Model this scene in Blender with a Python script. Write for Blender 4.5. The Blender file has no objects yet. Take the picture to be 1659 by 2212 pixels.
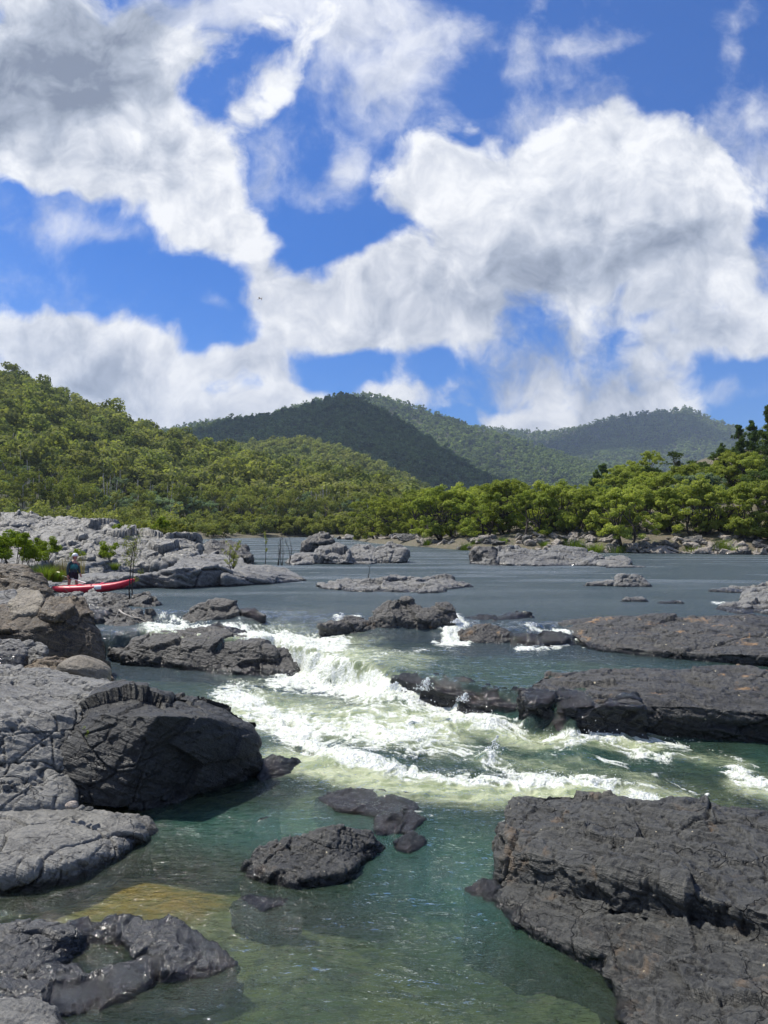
import bpy, bmesh, math, random
import numpy as np
from mathutils import Vector, Matrix, Quaternion

sc = bpy.context.scene
COL = sc.collection
rs = np.random.RandomState(7)
R = math.radians

# ------------------------------------------------------------------ camera geometry
CX, CY, F, HOR, ZC = 829.5, 1106.0, 1640.0, 1140.0, 2.7
PITCH = math.atan((HOR - CY) / F)
cp, sp = math.cos(PITCH), math.sin(PITCH)

def ray(px, py):
    a = (np.asarray(px, float) - CX) / F
    b = -(np.asarray(py, float) - CY) / F
    return a, cp - b * sp, sp + b * cp          # x, y, z of the ray

def W(px, py, v):
    """photo point -> world point; v<=3: height of the point, v>3: its distance along y"""
    x, y, z = ray(px, py)
    t = (v - ZC) / z if v <= 3 else v / y
    return (float(x * t), float(y * t), float(ZC + z * t))

def to_px(X, Y, Z):
    z = Z - ZC
    yy = Y * cp + z * sp
    zz = -Y * sp + z * cp
    yy = np.maximum(yy, 1e-3)
    return CX + F * X / yy, CY - F * zz / yy

# ------------------------------------------------------------------ numpy noise
_r = np.random.RandomState(11)
_perm = _r.permutation(256).astype(np.int32)
_g = _r.normal(size=(256, 3)).astype(np.float32)
_g /= np.linalg.norm(_g, axis=1)[:, None]
_rv = _r.rand(256, 3).astype(np.float32)
_rn = (_r.rand(256, 3).astype(np.float32) - .5) * 2

def _h(ix, iy, iz):
    return _perm[(_perm[(_perm[ix & 255] + iy) & 255] + iz) & 255]

def perlin(P):
    P = np.asarray(P, np.float32)
    i = np.floor(P).astype(np.int32)
    f = P - i
    u = f * f * f * (f * (f * 6 - 15) + 10)
    out = np.zeros(len(P), np.float32)
    for dx in (0, 1):
        wx = u[:, 0] if dx else 1 - u[:, 0]
        for dy in (0, 1):
            wy = u[:, 1] if dy else 1 - u[:, 1]
            for dz in (0, 1):
                wz = u[:, 2] if dz else 1 - u[:, 2]
                g = _g[_h(i[:, 0] + dx, i[:, 1] + dy, i[:, 2] + dz)]
                d = g[:, 0] * (f[:, 0] - dx) + g[:, 1] * (f[:, 1] - dy) + g[:, 2] * (f[:, 2] - dz)
                out += d * wx * wy * wz
    return out * 1.5

def fbm(P, oct=4, gain=.5, lac=2.03):
    P = np.asarray(P, np.float32)
    a, s, out = 1.0, 0.0, 0
    for k in range(oct):
        out = out + a * perlin(P + 17.3 * k)
        s += a
        a *= gain
        P = P * lac
    return out / s

def ridged(P, oct=4, gain=.5):
    P = np.asarray(P, np.float32)
    a, s, out = 1.0, 0.0, 0
    for k in range(oct):
        out = out + a * (1 - np.abs(perlin(P + 9.1 * k)) * 2)
        s += a
        a *= gain
        P = P * 2.07
    return out / s

def voronoi(P):
    """F1, F2, facet (a random plane per cell)"""
    P = np.asarray(P, np.float32)
    i = np.floor(P).astype(np.int32)
    n = len(P)
    f1 = np.full(n, 9., np.float32); f2 = np.full(n, 9., np.float32)
    fac = np.zeros(n, np.float32)
    for dx in (-1, 0, 1):
        for dy in (-1, 0, 1):
            for dz in (-1, 0, 1):
                cx, cy, cz = i[:, 0] + dx, i[:, 1] + dy, i[:, 2] + dz
                h = _h(cx, cy, cz)
                r = _rv[h]
                vx = P[:, 0] - cx - r[:, 0]; vy = P[:, 1] - cy - r[:, 1]; vz = P[:, 2] - cz - r[:, 2]
                d = np.sqrt(vx * vx + vy * vy + vz * vz)
                m = d < f1
                f2 = np.where(m, f1, np.minimum(f2, d))
                f1 = np.where(m, d, f1)
                g = _rn[h]
                fac = np.where(m, g[:, 0] * vx + g[:, 1] * vy + g[:, 2] * vz + g[:, 0] * .35, fac)
    return f1, f2, fac

def sstep(a, b, x):
    t = np.clip((x - a) / (b - a), 0, 1)
    return t * t * (3 - 2 * t)

# ------------------------------------------------------------------ mesh helpers
def mesh_np(name, V, Fq, mat=None, smooth=False, attrs=None):
    V = np.asarray(V, np.float32); Fq = np.asarray(Fq, np.int32)
    k = Fq.shape[1]
    me = bpy.data.meshes.new(name)
    me.vertices.add(len(V)); me.vertices.foreach_set('co', V.ravel())
    me.loops.add(Fq.size); me.loops.foreach_set('vertex_index', Fq.ravel())
    me.polygons.add(len(Fq))
    me.polygons.foreach_set('loop_start', np.arange(0, Fq.size, k, dtype=np.int32))
    me.update(calc_edges=True)
    me.polygons.foreach_set('use_smooth', np.full(len(Fq), smooth, bool))
    if attrs:
        for an, av in attrs.items():
            at = me.attributes.new(an, 'FLOAT', 'POINT')
            at.data.foreach_set('value', np.asarray(av, np.float32))
    if mat: me.materials.append(mat)
    me.update()
    return me

def link(name, me, parent=None):
    o = bpy.data.objects.new(name, me); COL.objects.link(o)
    if parent: o.parent = parent
    return o

def empty(name, loc=(0, 0, 0), rz=0):
    o = bpy.data.objects.new(name, None); COL.objects.link(o)
    o.location = loc; o.rotation_euler = (0, 0, rz)
    o.empty_display_size = .2
    return o

def tag(o, label=None, cat=None, group=None, kind=None):
    if label: o['label'] = label
    if cat: o['category'] = cat
    if group: o['group'] = group
    if kind: o['kind'] = kind
    return o

def bm_mesh(name, bm, mat=None, smooth=True):
    me = bpy.data.meshes.new(name)
    bmesh.ops.recalc_face_normals(bm, faces=bm.faces)
    bm.to_mesh(me); bm.free()
    for p in me.polygons: p.use_smooth = smooth
    if mat: me.materials.append(mat)
    return me

def tube(path, rad, n=6):
    """quad tube along a path -> V, F"""
    path = np.asarray(path, float); m = len(path)
    rad = np.broadcast_to(np.asarray(rad, float), (m,))
    T = np.gradient(path, axis=0); T /= np.linalg.norm(T, axis=1)[:, None] + 1e-9
    V = []
    ref = np.array([0.31, 0.17, .93]) if abs(T[0, 2]) < .9 else np.array([1., .1, 0])
    for i in range(m):
        a = np.cross(T[i], ref); a /= np.linalg.norm(a) + 1e-9
        b = np.cross(T[i], a)
        for k in range(n):
            t = 2 * math.pi * k / n
            V.append(path[i] + rad[i] * (a * math.cos(t) + b * math.sin(t)))
    Fq = []
    for i in range(m - 1):
        for k in range(n):
            k2 = (k + 1) % n
            Fq.append((i * n + k, i * n + k2, (i + 1) * n + k2, (i + 1) * n + k))
    return np.array(V), np.array(Fq)

def join(parts):
    Vs, Fs, o = [], [], 0
    for v, f in parts:
        Vs.append(v); Fs.append(f + o); o += len(v)
    return np.concatenate(Vs), np.concatenate(Fs)

# ------------------------------------------------------------------ node helpers
def mat_new(name):
    m = bpy.data.materials.new(name); m.use_nodes = True
    nt = m.node_tree; nt.nodes.clear()
    out = nt.nodes.new('ShaderNodeOutputMaterial')
    return m, nt, out

class N:
    """small node-graph writer"""
    def __init__(s, nt): s.nt = nt
    def new(s, t, **kw):
        n = s.nt.nodes.new(t)
        for k, v in kw.items(): setattr(n, k, v)
        return n
    def L(s, a, b): s.nt.links.new(a, b)
    def put(s, sock, v):
        if hasattr(v, 'is_output'): s.nt.links.new(v, sock)
        elif v is not None: sock.default_value = v
    def math(s, op, a, b=None, c=None, clamp=False):
        n = s.new('ShaderNodeMath', operation=op, use_clamp=clamp)
        s.put(n.inputs[0], a)
        if b is not None: s.put(n.inputs[1], b)
        if c is not None: s.put(n.inputs[2], c)
        return n.outputs[0]
    def vmath(s, op, a, b=None):
        n = s.new('ShaderNodeVectorMath', operation=op)
        s.put(n.inputs[0], a)
        if b is not None: s.put(n.inputs[1], b)
        return n.outputs[1] if op in ('LENGTH', 'DOT_PRODUCT', 'DISTANCE') else n.outputs[0]
    def comb(s, x, y, z):
        n = s.new('ShaderNodeCombineXYZ')
        s.put(n.inputs[0], x); s.put(n.inputs[1], y); s.put(n.inputs[2], z)
        return n.outputs[0]
    def ramp(s, v, lo, hi, a=0., b=1., smooth=True):
        n = s.new('ShaderNodeMapRange')
        n.interpolation_type = 'SMOOTHSTEP' if smooth else 'LINEAR'
        s.put(n.inputs[0], v); n.inputs[1].default_value = lo; n.inputs[2].default_value = hi
        s.put(n.inputs[3], a); s.put(n.inputs[4], b)
        return n.outputs[0]
    def noise(s, vec, scale, detail=5, rough=.55, dist=0., color=False):
        n = s.new('ShaderNodeTexNoise')
        s.put(n.inputs['Vector'], vec); s.put(n.inputs['Scale'], scale)
        n.inputs['Detail'].default_value = detail; n.inputs['Roughness'].default_value = rough
        n.inputs['Distortion'].default_value = dist
        return n.outputs['Color'] if color else n.outputs['Fac']
    def voro(s, vec, scale, feature='F1', out='Distance', rnd=1.):
        n = s.new('ShaderNodeTexVoronoi', feature=feature)
        s.put(n.inputs['Vector'], vec); s.put(n.inputs['Scale'], scale)
        n.inputs['Randomness'].default_value = rnd
        return n.outputs[out]
    def mix(s, f, a, b, blend='MIX'):
        n = s.new('ShaderNodeMix', data_type='RGBA', blend_type=blend)
        s.put(n.inputs[0], f); s.put(n.inputs[6], a); s.put(n.inputs[7], b)
        return n.outputs[2]
    def mixs(s, f, a, b):
        n = s.new('ShaderNodeMixShader')
        s.put(n.inputs[0], f); s.L(a, n.inputs[1]); s.L(b, n.inputs[2])
        return n.outputs[0]
    def attr(s, name, out='Fac'):
        n = s.new('ShaderNodeAttribute'); n.attribute_name = name
        return n.outputs[out]
    def bump(s, h, strength, dist=.02, normal=None):
        n = s.new('ShaderNodeBump')
        n.inputs['Strength'].default_value = strength; n.inputs['Distance'].default_value = dist
        s.L(h, n.inputs['Height'])
        if normal is not None: s.L(normal, n.inputs['Normal'])
        return n.outputs[0]

def c4(r, g, b): return (r, g, b, 1.)

def simple_mat(name, col, rough=.6, metal=0., bump=0., bscale=40., var=.12, spec=.5, vscale=8.):
    m, nt, out = mat_new(name); g = N(nt)
    b = g.new('ShaderNodeBsdfPrincipled')
    tc = g.new('ShaderNodeTexCoord').outputs['Object']
    n = g.noise(tc, vscale, 4)
    v = g.ramp(n, .3, .7, 1 - var, 1 + var)
    cc = g.new('ShaderNodeVectorMath', operation='SCALE')
    cc.inputs[0].default_value = col; g.L(v, cc.inputs['Scale'])
    g.L(cc.outputs[0], b.inputs['Base Color'])
    b.inputs['Roughness'].default_value = rough; b.inputs['Metallic'].default_value = metal
    b.inputs['Specular IOR Level'].default_value = spec
    if bump: g.L(g.bump(g.noise(tc, bscale, 5), bump, .01), b.inputs['Normal'])
    g.L(b.outputs[0], out.inputs[0])
    return m
# ------------------------------------------------------------------ camera, sun, sky
cam = bpy.data.cameras.new('camera'); co = bpy.data.objects.new('camera', cam); COL.objects.link(co)
cam.sensor_fit = 'VERTICAL'; cam.sensor_height = 36.; cam.lens = 36. * F / 2212.
cam.clip_start = .1; cam.clip_end = 30000.
co.location = (0, 0, ZC); co.rotation_euler = (R(90) + PITCH, 0, 0)
sc.camera = co

SUN_EL, SUN_AZ = 58., -62.              # azimuth from +Y, negative = left
sd = Vector((math.sin(R(SUN_AZ)) * math.cos(R(SUN_EL)), math.cos(R(SUN_AZ)) * math.cos(R(SUN_EL)), math.sin(R(SUN_EL))))
sun = bpy.data.lights.new('sun', 'SUN'); so = bpy.data.objects.new('sun', sun); COL.objects.link(so)
sun.energy = 5.; sun.angle = R(.53); sun.color = (1., .95, .87)
so.rotation_euler = sd.to_track_quat('Z', 'Y').to_euler()

wd = bpy.data.worlds.new('World'); sc.world = wd; wd.use_nodes = True
nt = wd.node_tree; nt.nodes.clear(); g = N(nt)
wout = g.new('ShaderNodeOutputWorld'); bg = g.new('ShaderNodeBackground')
sky = g.new('ShaderNodeTexSky', sky_type='NISHITA')
sky.sun_disc = False; sky.sun_elevation = R(SUN_EL); sky.sun_rotation = R(SUN_AZ)
sky.altitude = 300.; sky.air_density = 1.; sky.dust_density = .35; sky.ozone_density = 2.2
STR = .1
dirv = g.new('ShaderNodeTexCoord').outputs['Generated']
sx = g.new('ShaderNodeSeparateXYZ'); g.L(dirv, sx.inputs[0])
yy = g.math('MAXIMUM', g.math('ABSOLUTE', sx.outputs[1]), .12)
u = g.math('DIVIDE', sx.outputs[0], yy); v = g.math('DIVIDE', sx.outputs[2], yy)
def uv(px, py):
    x, y, z = ray(px, py)
    return float(x / y), float(z / y)
p0 = g.comb(u, v, 0.)
# domain warp
w1 = g.noise(p0, 3.2, 2, .55, color=True)
w1 = g.vmath('SUBTRACT', w1, (.5, .5, .5))
w2 = g.noise(p0, 11., 2, .6, color=True)
w2 = g.vmath('SUBTRACT', w2, (.5, .5, .5))
sc1 = g.new('ShaderNodeVectorMath', operation='SCALE'); g.L(w1, sc1.inputs[0]); sc1.inputs['Scale'].default_value = .11
sc2 = g.new('ShaderNodeVectorMath', operation='SCALE'); g.L(w2, sc2.inputs[0]); sc2.inputs['Scale'].default_value = .055
pw = g.vmath('ADD', g.vmath('ADD', p0, sc1.outputs[0]), sc2.outputs[0])

def blobs(lst, vec):
    tot = None
    for (px, py, rx, ry, rot, w) in lst:
        cu, cv = uv(px, py)
        d = g.vmath('SUBTRACT', vec, (cu, cv, 0))
        if rot:
            n = g.new('ShaderNodeVectorRotate', rotation_type='Z_AXIS')
            g.L(d, n.inputs['Vector']); n.inputs['Angle'].default_value = R(rot)
            d = n.outputs[0]
        d = g.vmath('MULTIPLY', d, (F / rx, F / ry, 0))
        q = g.vmath('DOT_PRODUCT', d, d)
        e = g.math('MULTIPLY', g.math('EXPONENT', g.math('MULTIPLY', q, -1.)), w)
        tot = e if tot is None else g.math('ADD', tot, e)
    return tot
# (px, py, rx, ry, rotation of the long axis (clockwise in the picture = positive), weight)
SOLID = [(100, 130, 330, 230, 0, 1.2), (230, 330, 270, 150, 12, .9), (400, 450, 190, 105, 25, .75), (540, 530, 110, 60, 32, .6), (60, 330, 140, 110, 0, .5),
    (620, 170, 130, 60, -38, .62), (640, 60, 190, 60, -15, .5),
    (1180, 430, 330, 150, 0, 1.1), (960, 380, 130, 90, 0, .5), (1400, 330, 260, 110, 8, .7), (1420, 500, 260, 120, 0, .8), (820, 640, 230, 95, -12, .95),
    (610, 660, 110, 85, 0, .75), (1150, 600, 300, 90, -5, .7), (1640, 660, 120, 80, -20, .75), (1500, 600, 130, 60, -10, .35), (1010, 700, 240, 55, -4, .6), (740, 715, 120, 55, 0, .55), (1420, 670, 120, 40, -10, .35),
    (1160, 790, 190, 75, -5, .75), (1480, 760, 150, 55, -20, .6), (1250, 900, 190, 60, -8, .85), (1430, 870, 130, 55, 0, .6), (1640, 745, 110, 60, 0, .5), (1080, 910, 90, 35, 0, .5),
    (100, 730, 180, 100, 10, .95), (300, 820, 190, 90, 20, .85), (380, 780, 90, 50, 0, .45), (120, 850, 200, 90, 0, .7), (440, 905, 150, 40, 5, .7),
    (530, 780, 85, 42, -12, .85), (620, 860, 90, 70, 0, 1.0), (850, 850, 120, 45, 0, .75), (770, 865, 60, 35, 0, .5)]
HOLE = [(650, 390, 120, 100, 0, .9), (715, 510, 85, 80, 0, .9), (650, 590, 70, 35, 20, .4), (230, 625, 260, 42, 3, .9), (930, 780, 70, 22, 0, .5), (1610, 840, 90, 45, 0, .7), (440, 225, 50, 60, 30, .6), (1300, 150, 240, 60, 5, .5), (690, 800, 70, 45, 0, .7),
    (1415, 690, 25, 18, 0, .4), (30, 470, 120, 40, 10, .6), (1480, 60, 80, 90, 0, .5), (950, 830, 80, 40, 0, .3), (1010, 310, 60, 30, 0, .5), (1640, 500, 40, 60, 0, .4)]
WISP = [(560, 30, 250, 70, 0, .55), (760, 100, 130, 170, 20, .55), (900, 170, 80, 130, 25, .42), (1130, 80, 50, 150, 8, .3), (1310, 80, 140, 34, -12, .38),
    (1590, 70, 60, 110, 15, .5), (1100, 260, 140, 50, -5, .38), (1600, 330, 200, 120, 0, .4), (755, 360, 40, 55, 15, .6), (690, 430, 90, 40, 10, .35), (560, 330, 60, 90, 0, .3),
    (180, 520, 160, 30, 5, .4), (120, 460, 140, 40, 10, .35), (480, 665, 45, 25, 20, .45), (1560, 850, 150, 25, 5, .3), (1000, 740, 90, 30, 0, .3), (1640, 220, 90, 60, 0, .3), (1000, 60, 120, 60, 0, .28), (300, 20, 160, 60, 0, .5)]
GREY = [(110, 150, 250, 200, -8, 1.05), (260, 60, 160, 100, 0, .5), (1280, 600, 330, 65, -8, .8), (1000, 560, 170, 60, 0, .35), (900, 690, 180, 45, -10, .3), (1480, 510, 170, 60, 0, .45), (1180, 770, 210, 60, -12, .8), (1490, 740, 150, 50, -20, .4),
    (230, 800, 200, 70, 20, .45), (60, 850, 150, 60, 0, .4), (560, 800, 70, 20, 0, .35), (1400, 890, 140, 30, 0, .4), (1350, 830, 150, 40, 0, .5)]
S = g.math('SUBTRACT', blobs(SOLID, pw), g.math('MULTIPLY', blobs(HOLE, pw), .72)); Wp = blobs(WISP, pw)
n_big = g.noise(p0, 5.5, 5, .58, .25)
n_fine = g.noise(pw, 13., 7, .66, .0)
# light relief: the same noise met a step towards the sun
rel_a = g.noise(pw, 10., 5, .6)
rel_b = g.noise(g.vmath('ADD', pw, (-.016, .024, 0.)), 10., 5, .6)
relief = g.math('SUBTRACT', rel_a, rel_b)
# cloud cover beyond the part modelled cloud by cloud (overhead and round the sides)
far = g.math('MULTIPLY', g.ramp(g.math('ADD', g.math('ABSOLUTE', u), g.math('MULTIPLY', v, .25)), .62, .95), g.ramp(v, .0, .2))
far = g.math('MAXIMUM', far, g.ramp(v, .72, .95))
gen = g.ramp(g.noise(g.vmath('MULTIPLY', dirv, (1., 1., 1.6)), 2.6, 5, .6, .3), .44, .62, 0., 1.1)
far2 = g.math('MAXIMUM', far, g.math('LESS_THAN', sx.outputs[1], 0.))
S = g.math('ADD', g.math('MULTIPLY', S, g.math('SUBTRACT', 1., far2)), g.math('MULTIPLY', gen, far2))
vo1 = g.voro(pw, 12.); vo2 = g.voro(pw, 29.)
puff = g.math('ADD', g.math('MULTIPLY', vo1, .65), g.math('MULTIPLY', vo2, .35))
nz = g.math('ADD', g.math('MULTIPLY', g.math('SUBTRACT', n_big, .5), 1.5), g.math('MULTIPLY', g.math('SUBTRACT', n_fine, .5), .95))
dens = g.math('SUBTRACT', g.math('ADD', S, nz), g.math('MULTIPLY', g.math('SUBTRACT', puff, .45), .55))
solid = g.ramp(dens, .27, .74)
wd_ = g.math('ADD', g.math('MULTIPLY', Wp, .95), g.math('MULTIPLY', nz, .8))
wisp = g.math('MULTIPLY', g.ramp(wd_, .08, .66), .8)
alpha = g.math('MAXIMUM', solid, wisp)
grey = g.math('MULTIPLY', g.math('ADD', blobs(GREY, pw), g.math('MULTIPLY', gen, g.math('MULTIPLY', far2, .5))), 1.)
core = g.ramp(dens, .7, 1.6)
shade = g.math('ADD', g.math('MULTIPLY', grey, .80), g.math('MULTIPLY', core, .14))
shade = g.math('SUBTRACT', shade, g.math('MULTIPLY', relief, 2.0))
shade = g.math('ADD', shade, g.math('MULTIPLY', g.math('SUBTRACT', .5, n_fine), .35))
shade = g.math('ADD', shade, g.math('MULTIPLY', g.math('SUBTRACT', puff, .45), .5))
shade = g.ramp(shade, -.12, 1.12, 0., 1., False)
ccol = g.new('ShaderNodeValToRGB')
g.L(shade, ccol.inputs[0])
e = ccol.color_ramp.elements
K = 9.2
e[0].position = 0.; e[0].color = (1.02, 1.03, 1.05, 1)
e[1].position = 1.; e[1].color = (.23, .27, .36, 1)
for pos, c in ((.28, (.76, .79, .86, 1)), (.6, (.46, .51, .61, 1))):
    q = e.new(pos); q.color = c
cs = g.new('ShaderNodeVectorMath', operation='SCALE'); g.L(ccol.outputs[0], cs.inputs[0]); cs.inputs['Scale'].default_value = K
skc = g.new('ShaderNodeGamma'); 
g.L(g.mix(1., sky.outputs[0], (.24, .62, 1.22, 1.), 'MULTIPLY'), skc.inputs[0]); skc.inputs[1].default_value = 1.0
fin = g.mix(alpha, skc.outputs[0], cs.outputs[0])
g.L(fin, bg.inputs[0]); bg.inputs[1].default_value = STR
g.L(bg.outputs[0], wout.inputs[0])

sc.view_settings.view_transform = 'Standard'; sc.view_settings.look = 'None'
sc.view_settings.gamma = 1.; sc.view_settings.exposure = .15
sc.cycles.use_denoising = True
sc.cycles.max_bounces = 6; sc.cycles.diffuse_bounces = 2; sc.cycles.glossy_bounces = 3
sc.cycles.transparent_max_bounces = 8; sc.cycles.volume_bounces = 0; sc.cycles.transmission_bounces = 3
sc.cycles.sample_clamp_indirect = 4.
sc.cycles.caustics_reflective = False; sc.cycles.caustics_refractive = False

wd.cycles.sampling_method = 'MANUAL'; wd.cycles.sample_map_resolution = 256
sc.cycles.use_adaptive_sampling = True; sc.cycles.adaptive_threshold = .02
# ------------------------------------------------------------------ water levels (from the rapid's lips and feet)
# column px, then photo rows: lip, foot of the first drop (level z1), second lip, foot of the main rapid (level -1.15)
LV = np.array([
    (-3000, 1306, 1335, 1356, 1395, -.28, -1.12), (0, 1308, 1335, 1358, 1397, -.28, -1.12), (300, 1312, 1342, 1362, 1410, -.28, -1.12), (380, 1316, 1345, 1366, 1412, -.3, -1.12), (500, 1320, 1360, 1380, 1432, -.34, -1.12),
    (590, 1319, 1362, 1378, 1425, -.38, -1.12), (640, 1318, 1374, 1390, 1440, -.44, -1.1), (720, 1320, 1390, 1416, 1480, -.48, -1.02), (850, 1334, 1388, 1440, 1502, -.38, -.9),
    (980, 1335, 1388, 1466, 1524, -.42, -.9), (1130, 1340, 1390, 1490, 1548, -.42, -.9), (1230, 1342, 1395, 1500, 1556, -.42, -.9),
    (1330, 1344, 1380, 1470, 1530, -.42, -.92), (1400, 1345, 1380, 1465, 1530, -.42, -.93), (1659, 1345, 1380, 1465, 1530, -.42, -.93), (5000, 1345, 1380, 1465, 1530, -.42, -.93)], float)
Z2 = -.9
_cz = np.stack([np.zeros(len(LV)), LV[:, 5], LV[:, 5], LV[:, 6]], 1)
_cd = np.array([[W(c[0], c[1 + k], z[k])[1] for k in range(4)] for c, z in zip(LV, _cz)])

_cd[:, 1] = np.minimum(_cd[:, 1], _cd[:, 0] - 1.0)
_cd[:, 3] = np.minimum(_cd[:, 3], _cd[:, 2] - .6)
# the front-left of the table: the second drop lies behind the long rock
def level(X, Y):
    X = np.asarray(X, float); Y = np.asarray(Y, float)
    wq = np.stack([X, Y, 0 * X], -1).reshape(-1, 3)
    amp_ = sstep(8.5, 12.5, Y) * sstep(28, 25, Y)
    Y = Y + amp_ * (.75 * fbm(wq * .8 + 4, 3) + .25 * fbm(wq * 2.7 + 9, 2)).reshape(Y.shape)
    px = CX + F * X / np.maximum(Y, .5)
    px = np.clip(px, -3000, 5000)
    d = [np.interp(px, LV[:, 0], _cd[:, k]) for k in range(4)]
    z1 = np.interp(px, LV[:, 0], LV[:, 5])
    z = np.zeros_like(X)
    t = sstep(d[0], d[1], Y); z = z1 * t
    t = sstep(d[2], d[3], Y); z2 = np.interp(px, LV[:, 0], LV[:, 6]); z = z + (z2 - z1) * t
    t = sstep(17., 9.3, Y)
    return z + (-1.3 - z2) * t

# ------------------------------------------------------------------ plan of the river
RIV = [(-9, -14), (-8.2, 5), (-9.2, 14), (-13, 24), (-15, 31), (-19, 38), (-21, 52), (-19, 64), (-24, 92), (-34, 130), (-42, 172), (-40, 200), (-22, 215), (-11, 205), (-8, 172), (-2, 130),
       (4.5, 108), (9.5, 90), (16, 85), (25, 81.5), (37, 76), (60, 73), (110, 70), (170, 72), (170, -14)]
RIV = np.array(RIV, float)

def river_sd(X, Y):
    """signed distance to the river's edge, negative in the water"""
    P = np.stack([X, Y], 1); A = RIV; B = np.roll(RIV, -1, 0)
    dm = np.full(len(P), 1e9); ins = np.zeros(len(P), bool)
    for a, b in zip(A, B):
        ab = b - a; t = np.clip(((P - a) @ ab) / (ab @ ab), 0, 1)
        q = P - a - t[:, None] * ab
        dm = np.minimum(dm, np.hypot(q[:, 0], q[:, 1]))
        c = (a[1] > P[:, 1]) != (b[1] > P[:, 1])
        with np.errstate(divide='ignore', invalid='ignore'):
            xi = a[0] + (P[:, 1] - a[1]) / (b[1] - a[1]) * (b[0] - a[0])
        ins ^= c & (P[:, 0] < xi)
    return np.where(ins, -dm, dm)

def ground_z(X, Y):
    X = np.asarray(X, float).ravel(); Y = np.asarray(Y, float).ravel()
    s = river_sd(X, Y)
    P = np.stack([X, Y, 0 * X], 1)
    n = fbm(P * .12, 3); n2 = fbm(P * .5 + 40, 3)
    lv = level(X, np.maximum(Y, 1.))
    # bed
    near = np.clip((26 - Y) / 20, 0, 1)
    depth = (.15 + .13 * sstep(-.4, -3.5, s)) + .13 * n + .13 * n2 + .9 * sstep(20, 30, Y)
    # deep green hole in the foreground pool, shallow golden shelf left of it
    depth += .42 * np.exp(-(((X - 1.0) / 1.3) ** 2 + ((Y - 8.3) / 1.4) ** 2))
    depth += .35 * np.exp(-(((X + .2) / 2.5) ** 2 + ((Y - 10.) / 1.2) ** 2))
    depth -= .10 * np.exp(-(((X + 2.9) / 1.3) ** 2 + ((Y - 8.9) / .8) ** 2))
    depth += .45 * np.exp(-(((X + 2.2) / 1.2) ** 2 + ((Y - 10.3) / .7) ** 2))
    bed = lv - np.maximum(depth, .09)
    # banks
    right = sstep(-2., 12., X) * sstep(50, 66, Y)
    sr = np.maximum(s, 0)
    hr = .35 + .17 * np.minimum(sr, 14) + .25 * np.clip(sr - 14, 0, 60) * sstep(26, 62, X) * sstep(200, 130, Y) + .03 * np.clip(sr, 0, 60)
    hl = .25 + .10 * np.minimum(sr, 12) + .035 * np.clip(sr - 12, 0, 200)
    h = hl * (1 - right) + hr * right + n * .5 + n2 * .18
    h = np.where(Y < 26, h * .4 - .5 * near, h)
    land = h + lv * 0
    t = sstep(-.6, 1.4, s)
    z = bed * (1 - t) + land * t
    return z

# ground sheet: fine near the camera, coarse far off
def axis(segs):
    out = []
    for a, b, st in segs: out += list(np.arange(a, b, st))
    out.append(segs[-1][1])
    return np.array(out)
gx = axis([(-4600, -600, 250), (-600, -150, 25), (-150, -40, 3.5), (-40, -12, .8), (-12, 12, .16), (12, 60, .9), (60, 200, 5), (200, 600, 30), (600, 4600, 250)])
gy = axis([(-1700, -50, 150), (-50, 2, 3), (2, 30, .16), (30, 110, .8), (110, 260, 4), (260, 700, 25), (700, 5400, 250)])
GX, GY = np.meshgrid(gx, gy)
GZ = ground_z(GX, GY)
far_ = np.clip((np.hypot(GX.ravel(), GY.ravel()) - 400) / 400, 0, 1)
GZ = GZ * (1 - far_) + 6 * far_
ny, nx = GX.shape
idx = np.arange(nx * ny).reshape(ny, nx)
Fq = np.stack([idx[:-1, :-1], idx[:-1, 1:], idx[1:, 1:], idx[1:, :-1]], -1).reshape(-1, 4)
gsd = river_sd(GX.ravel(), GY.ravel())
gdep = level(GX.ravel(), np.maximum(GY.ravel(), 1)) - GZ

m, nt, out = mat_new('ground'); g = N(nt)
b = g.new('ShaderNodeBsdfPrincipled'); pos = g.new('ShaderNodeNewGeometry').outputs['Position']
n1 = g.noise(pos, .9, 6, .6); n2 = g.noise(pos, 5., 6, .6); vv = g.voro(pos, 7.)
bedc = g.mix(g.ramp(n1, .35, .62), (.055, .085, .045, 1), (.13, .145, .06, 1))
bedc = g.mix(g.ramp(n2, .45, .62), bedc, (.035, .05, .028, 1))
bedc = g.mix(g.ramp(vv, .05, .4), g.mix(.5, bedc, (.17, .17, .10, 1)), bedc)
bedc = g.mix(g.math('MULTIPLY', g.attr('algae'), g.ramp(n2, .3, .6, .55, 1.)), bedc, g.mix(g.ramp(n1, .4, .6), (.30, .19, .022, 1), (.15, .15, .028, 1)))
landc = g.mix(g.ramp(n1, .35, .62), (.10, .085, .05, 1), (.05, .065, .022, 1))
landc = g.mix(g.ramp(n2, .4, .6), landc, (.17, .14, .10, 1))
g.L(g.mix(g.ramp(g.attr('bank'), -.5, .8), bedc, landc), b.inputs['Base Color'])
b.inputs['Roughness'].default_value = .85
g.L(g.bump(g.math('ADD', n2, g.math('MULTIPLY', vv, .5)), .6, .06), b.inputs['Normal'])
g.L(b.outputs[0], out.inputs[0])
o = link('ground', mesh_np('ground', np.stack([GX.ravel(), GY.ravel(), GZ], 1), Fq, m, True, {'bank': gsd, 'algae': np.clip(1.3 * np.exp(-(((GX.ravel() + 2.8) / 1.4) ** 2 + ((GY.ravel() - 9.0) / 1.0) ** 2)), 0, 1)}))
tag(o, 'stony brown riverbed and banks below the rocks and trees', 'ground', kind='structure')
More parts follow.
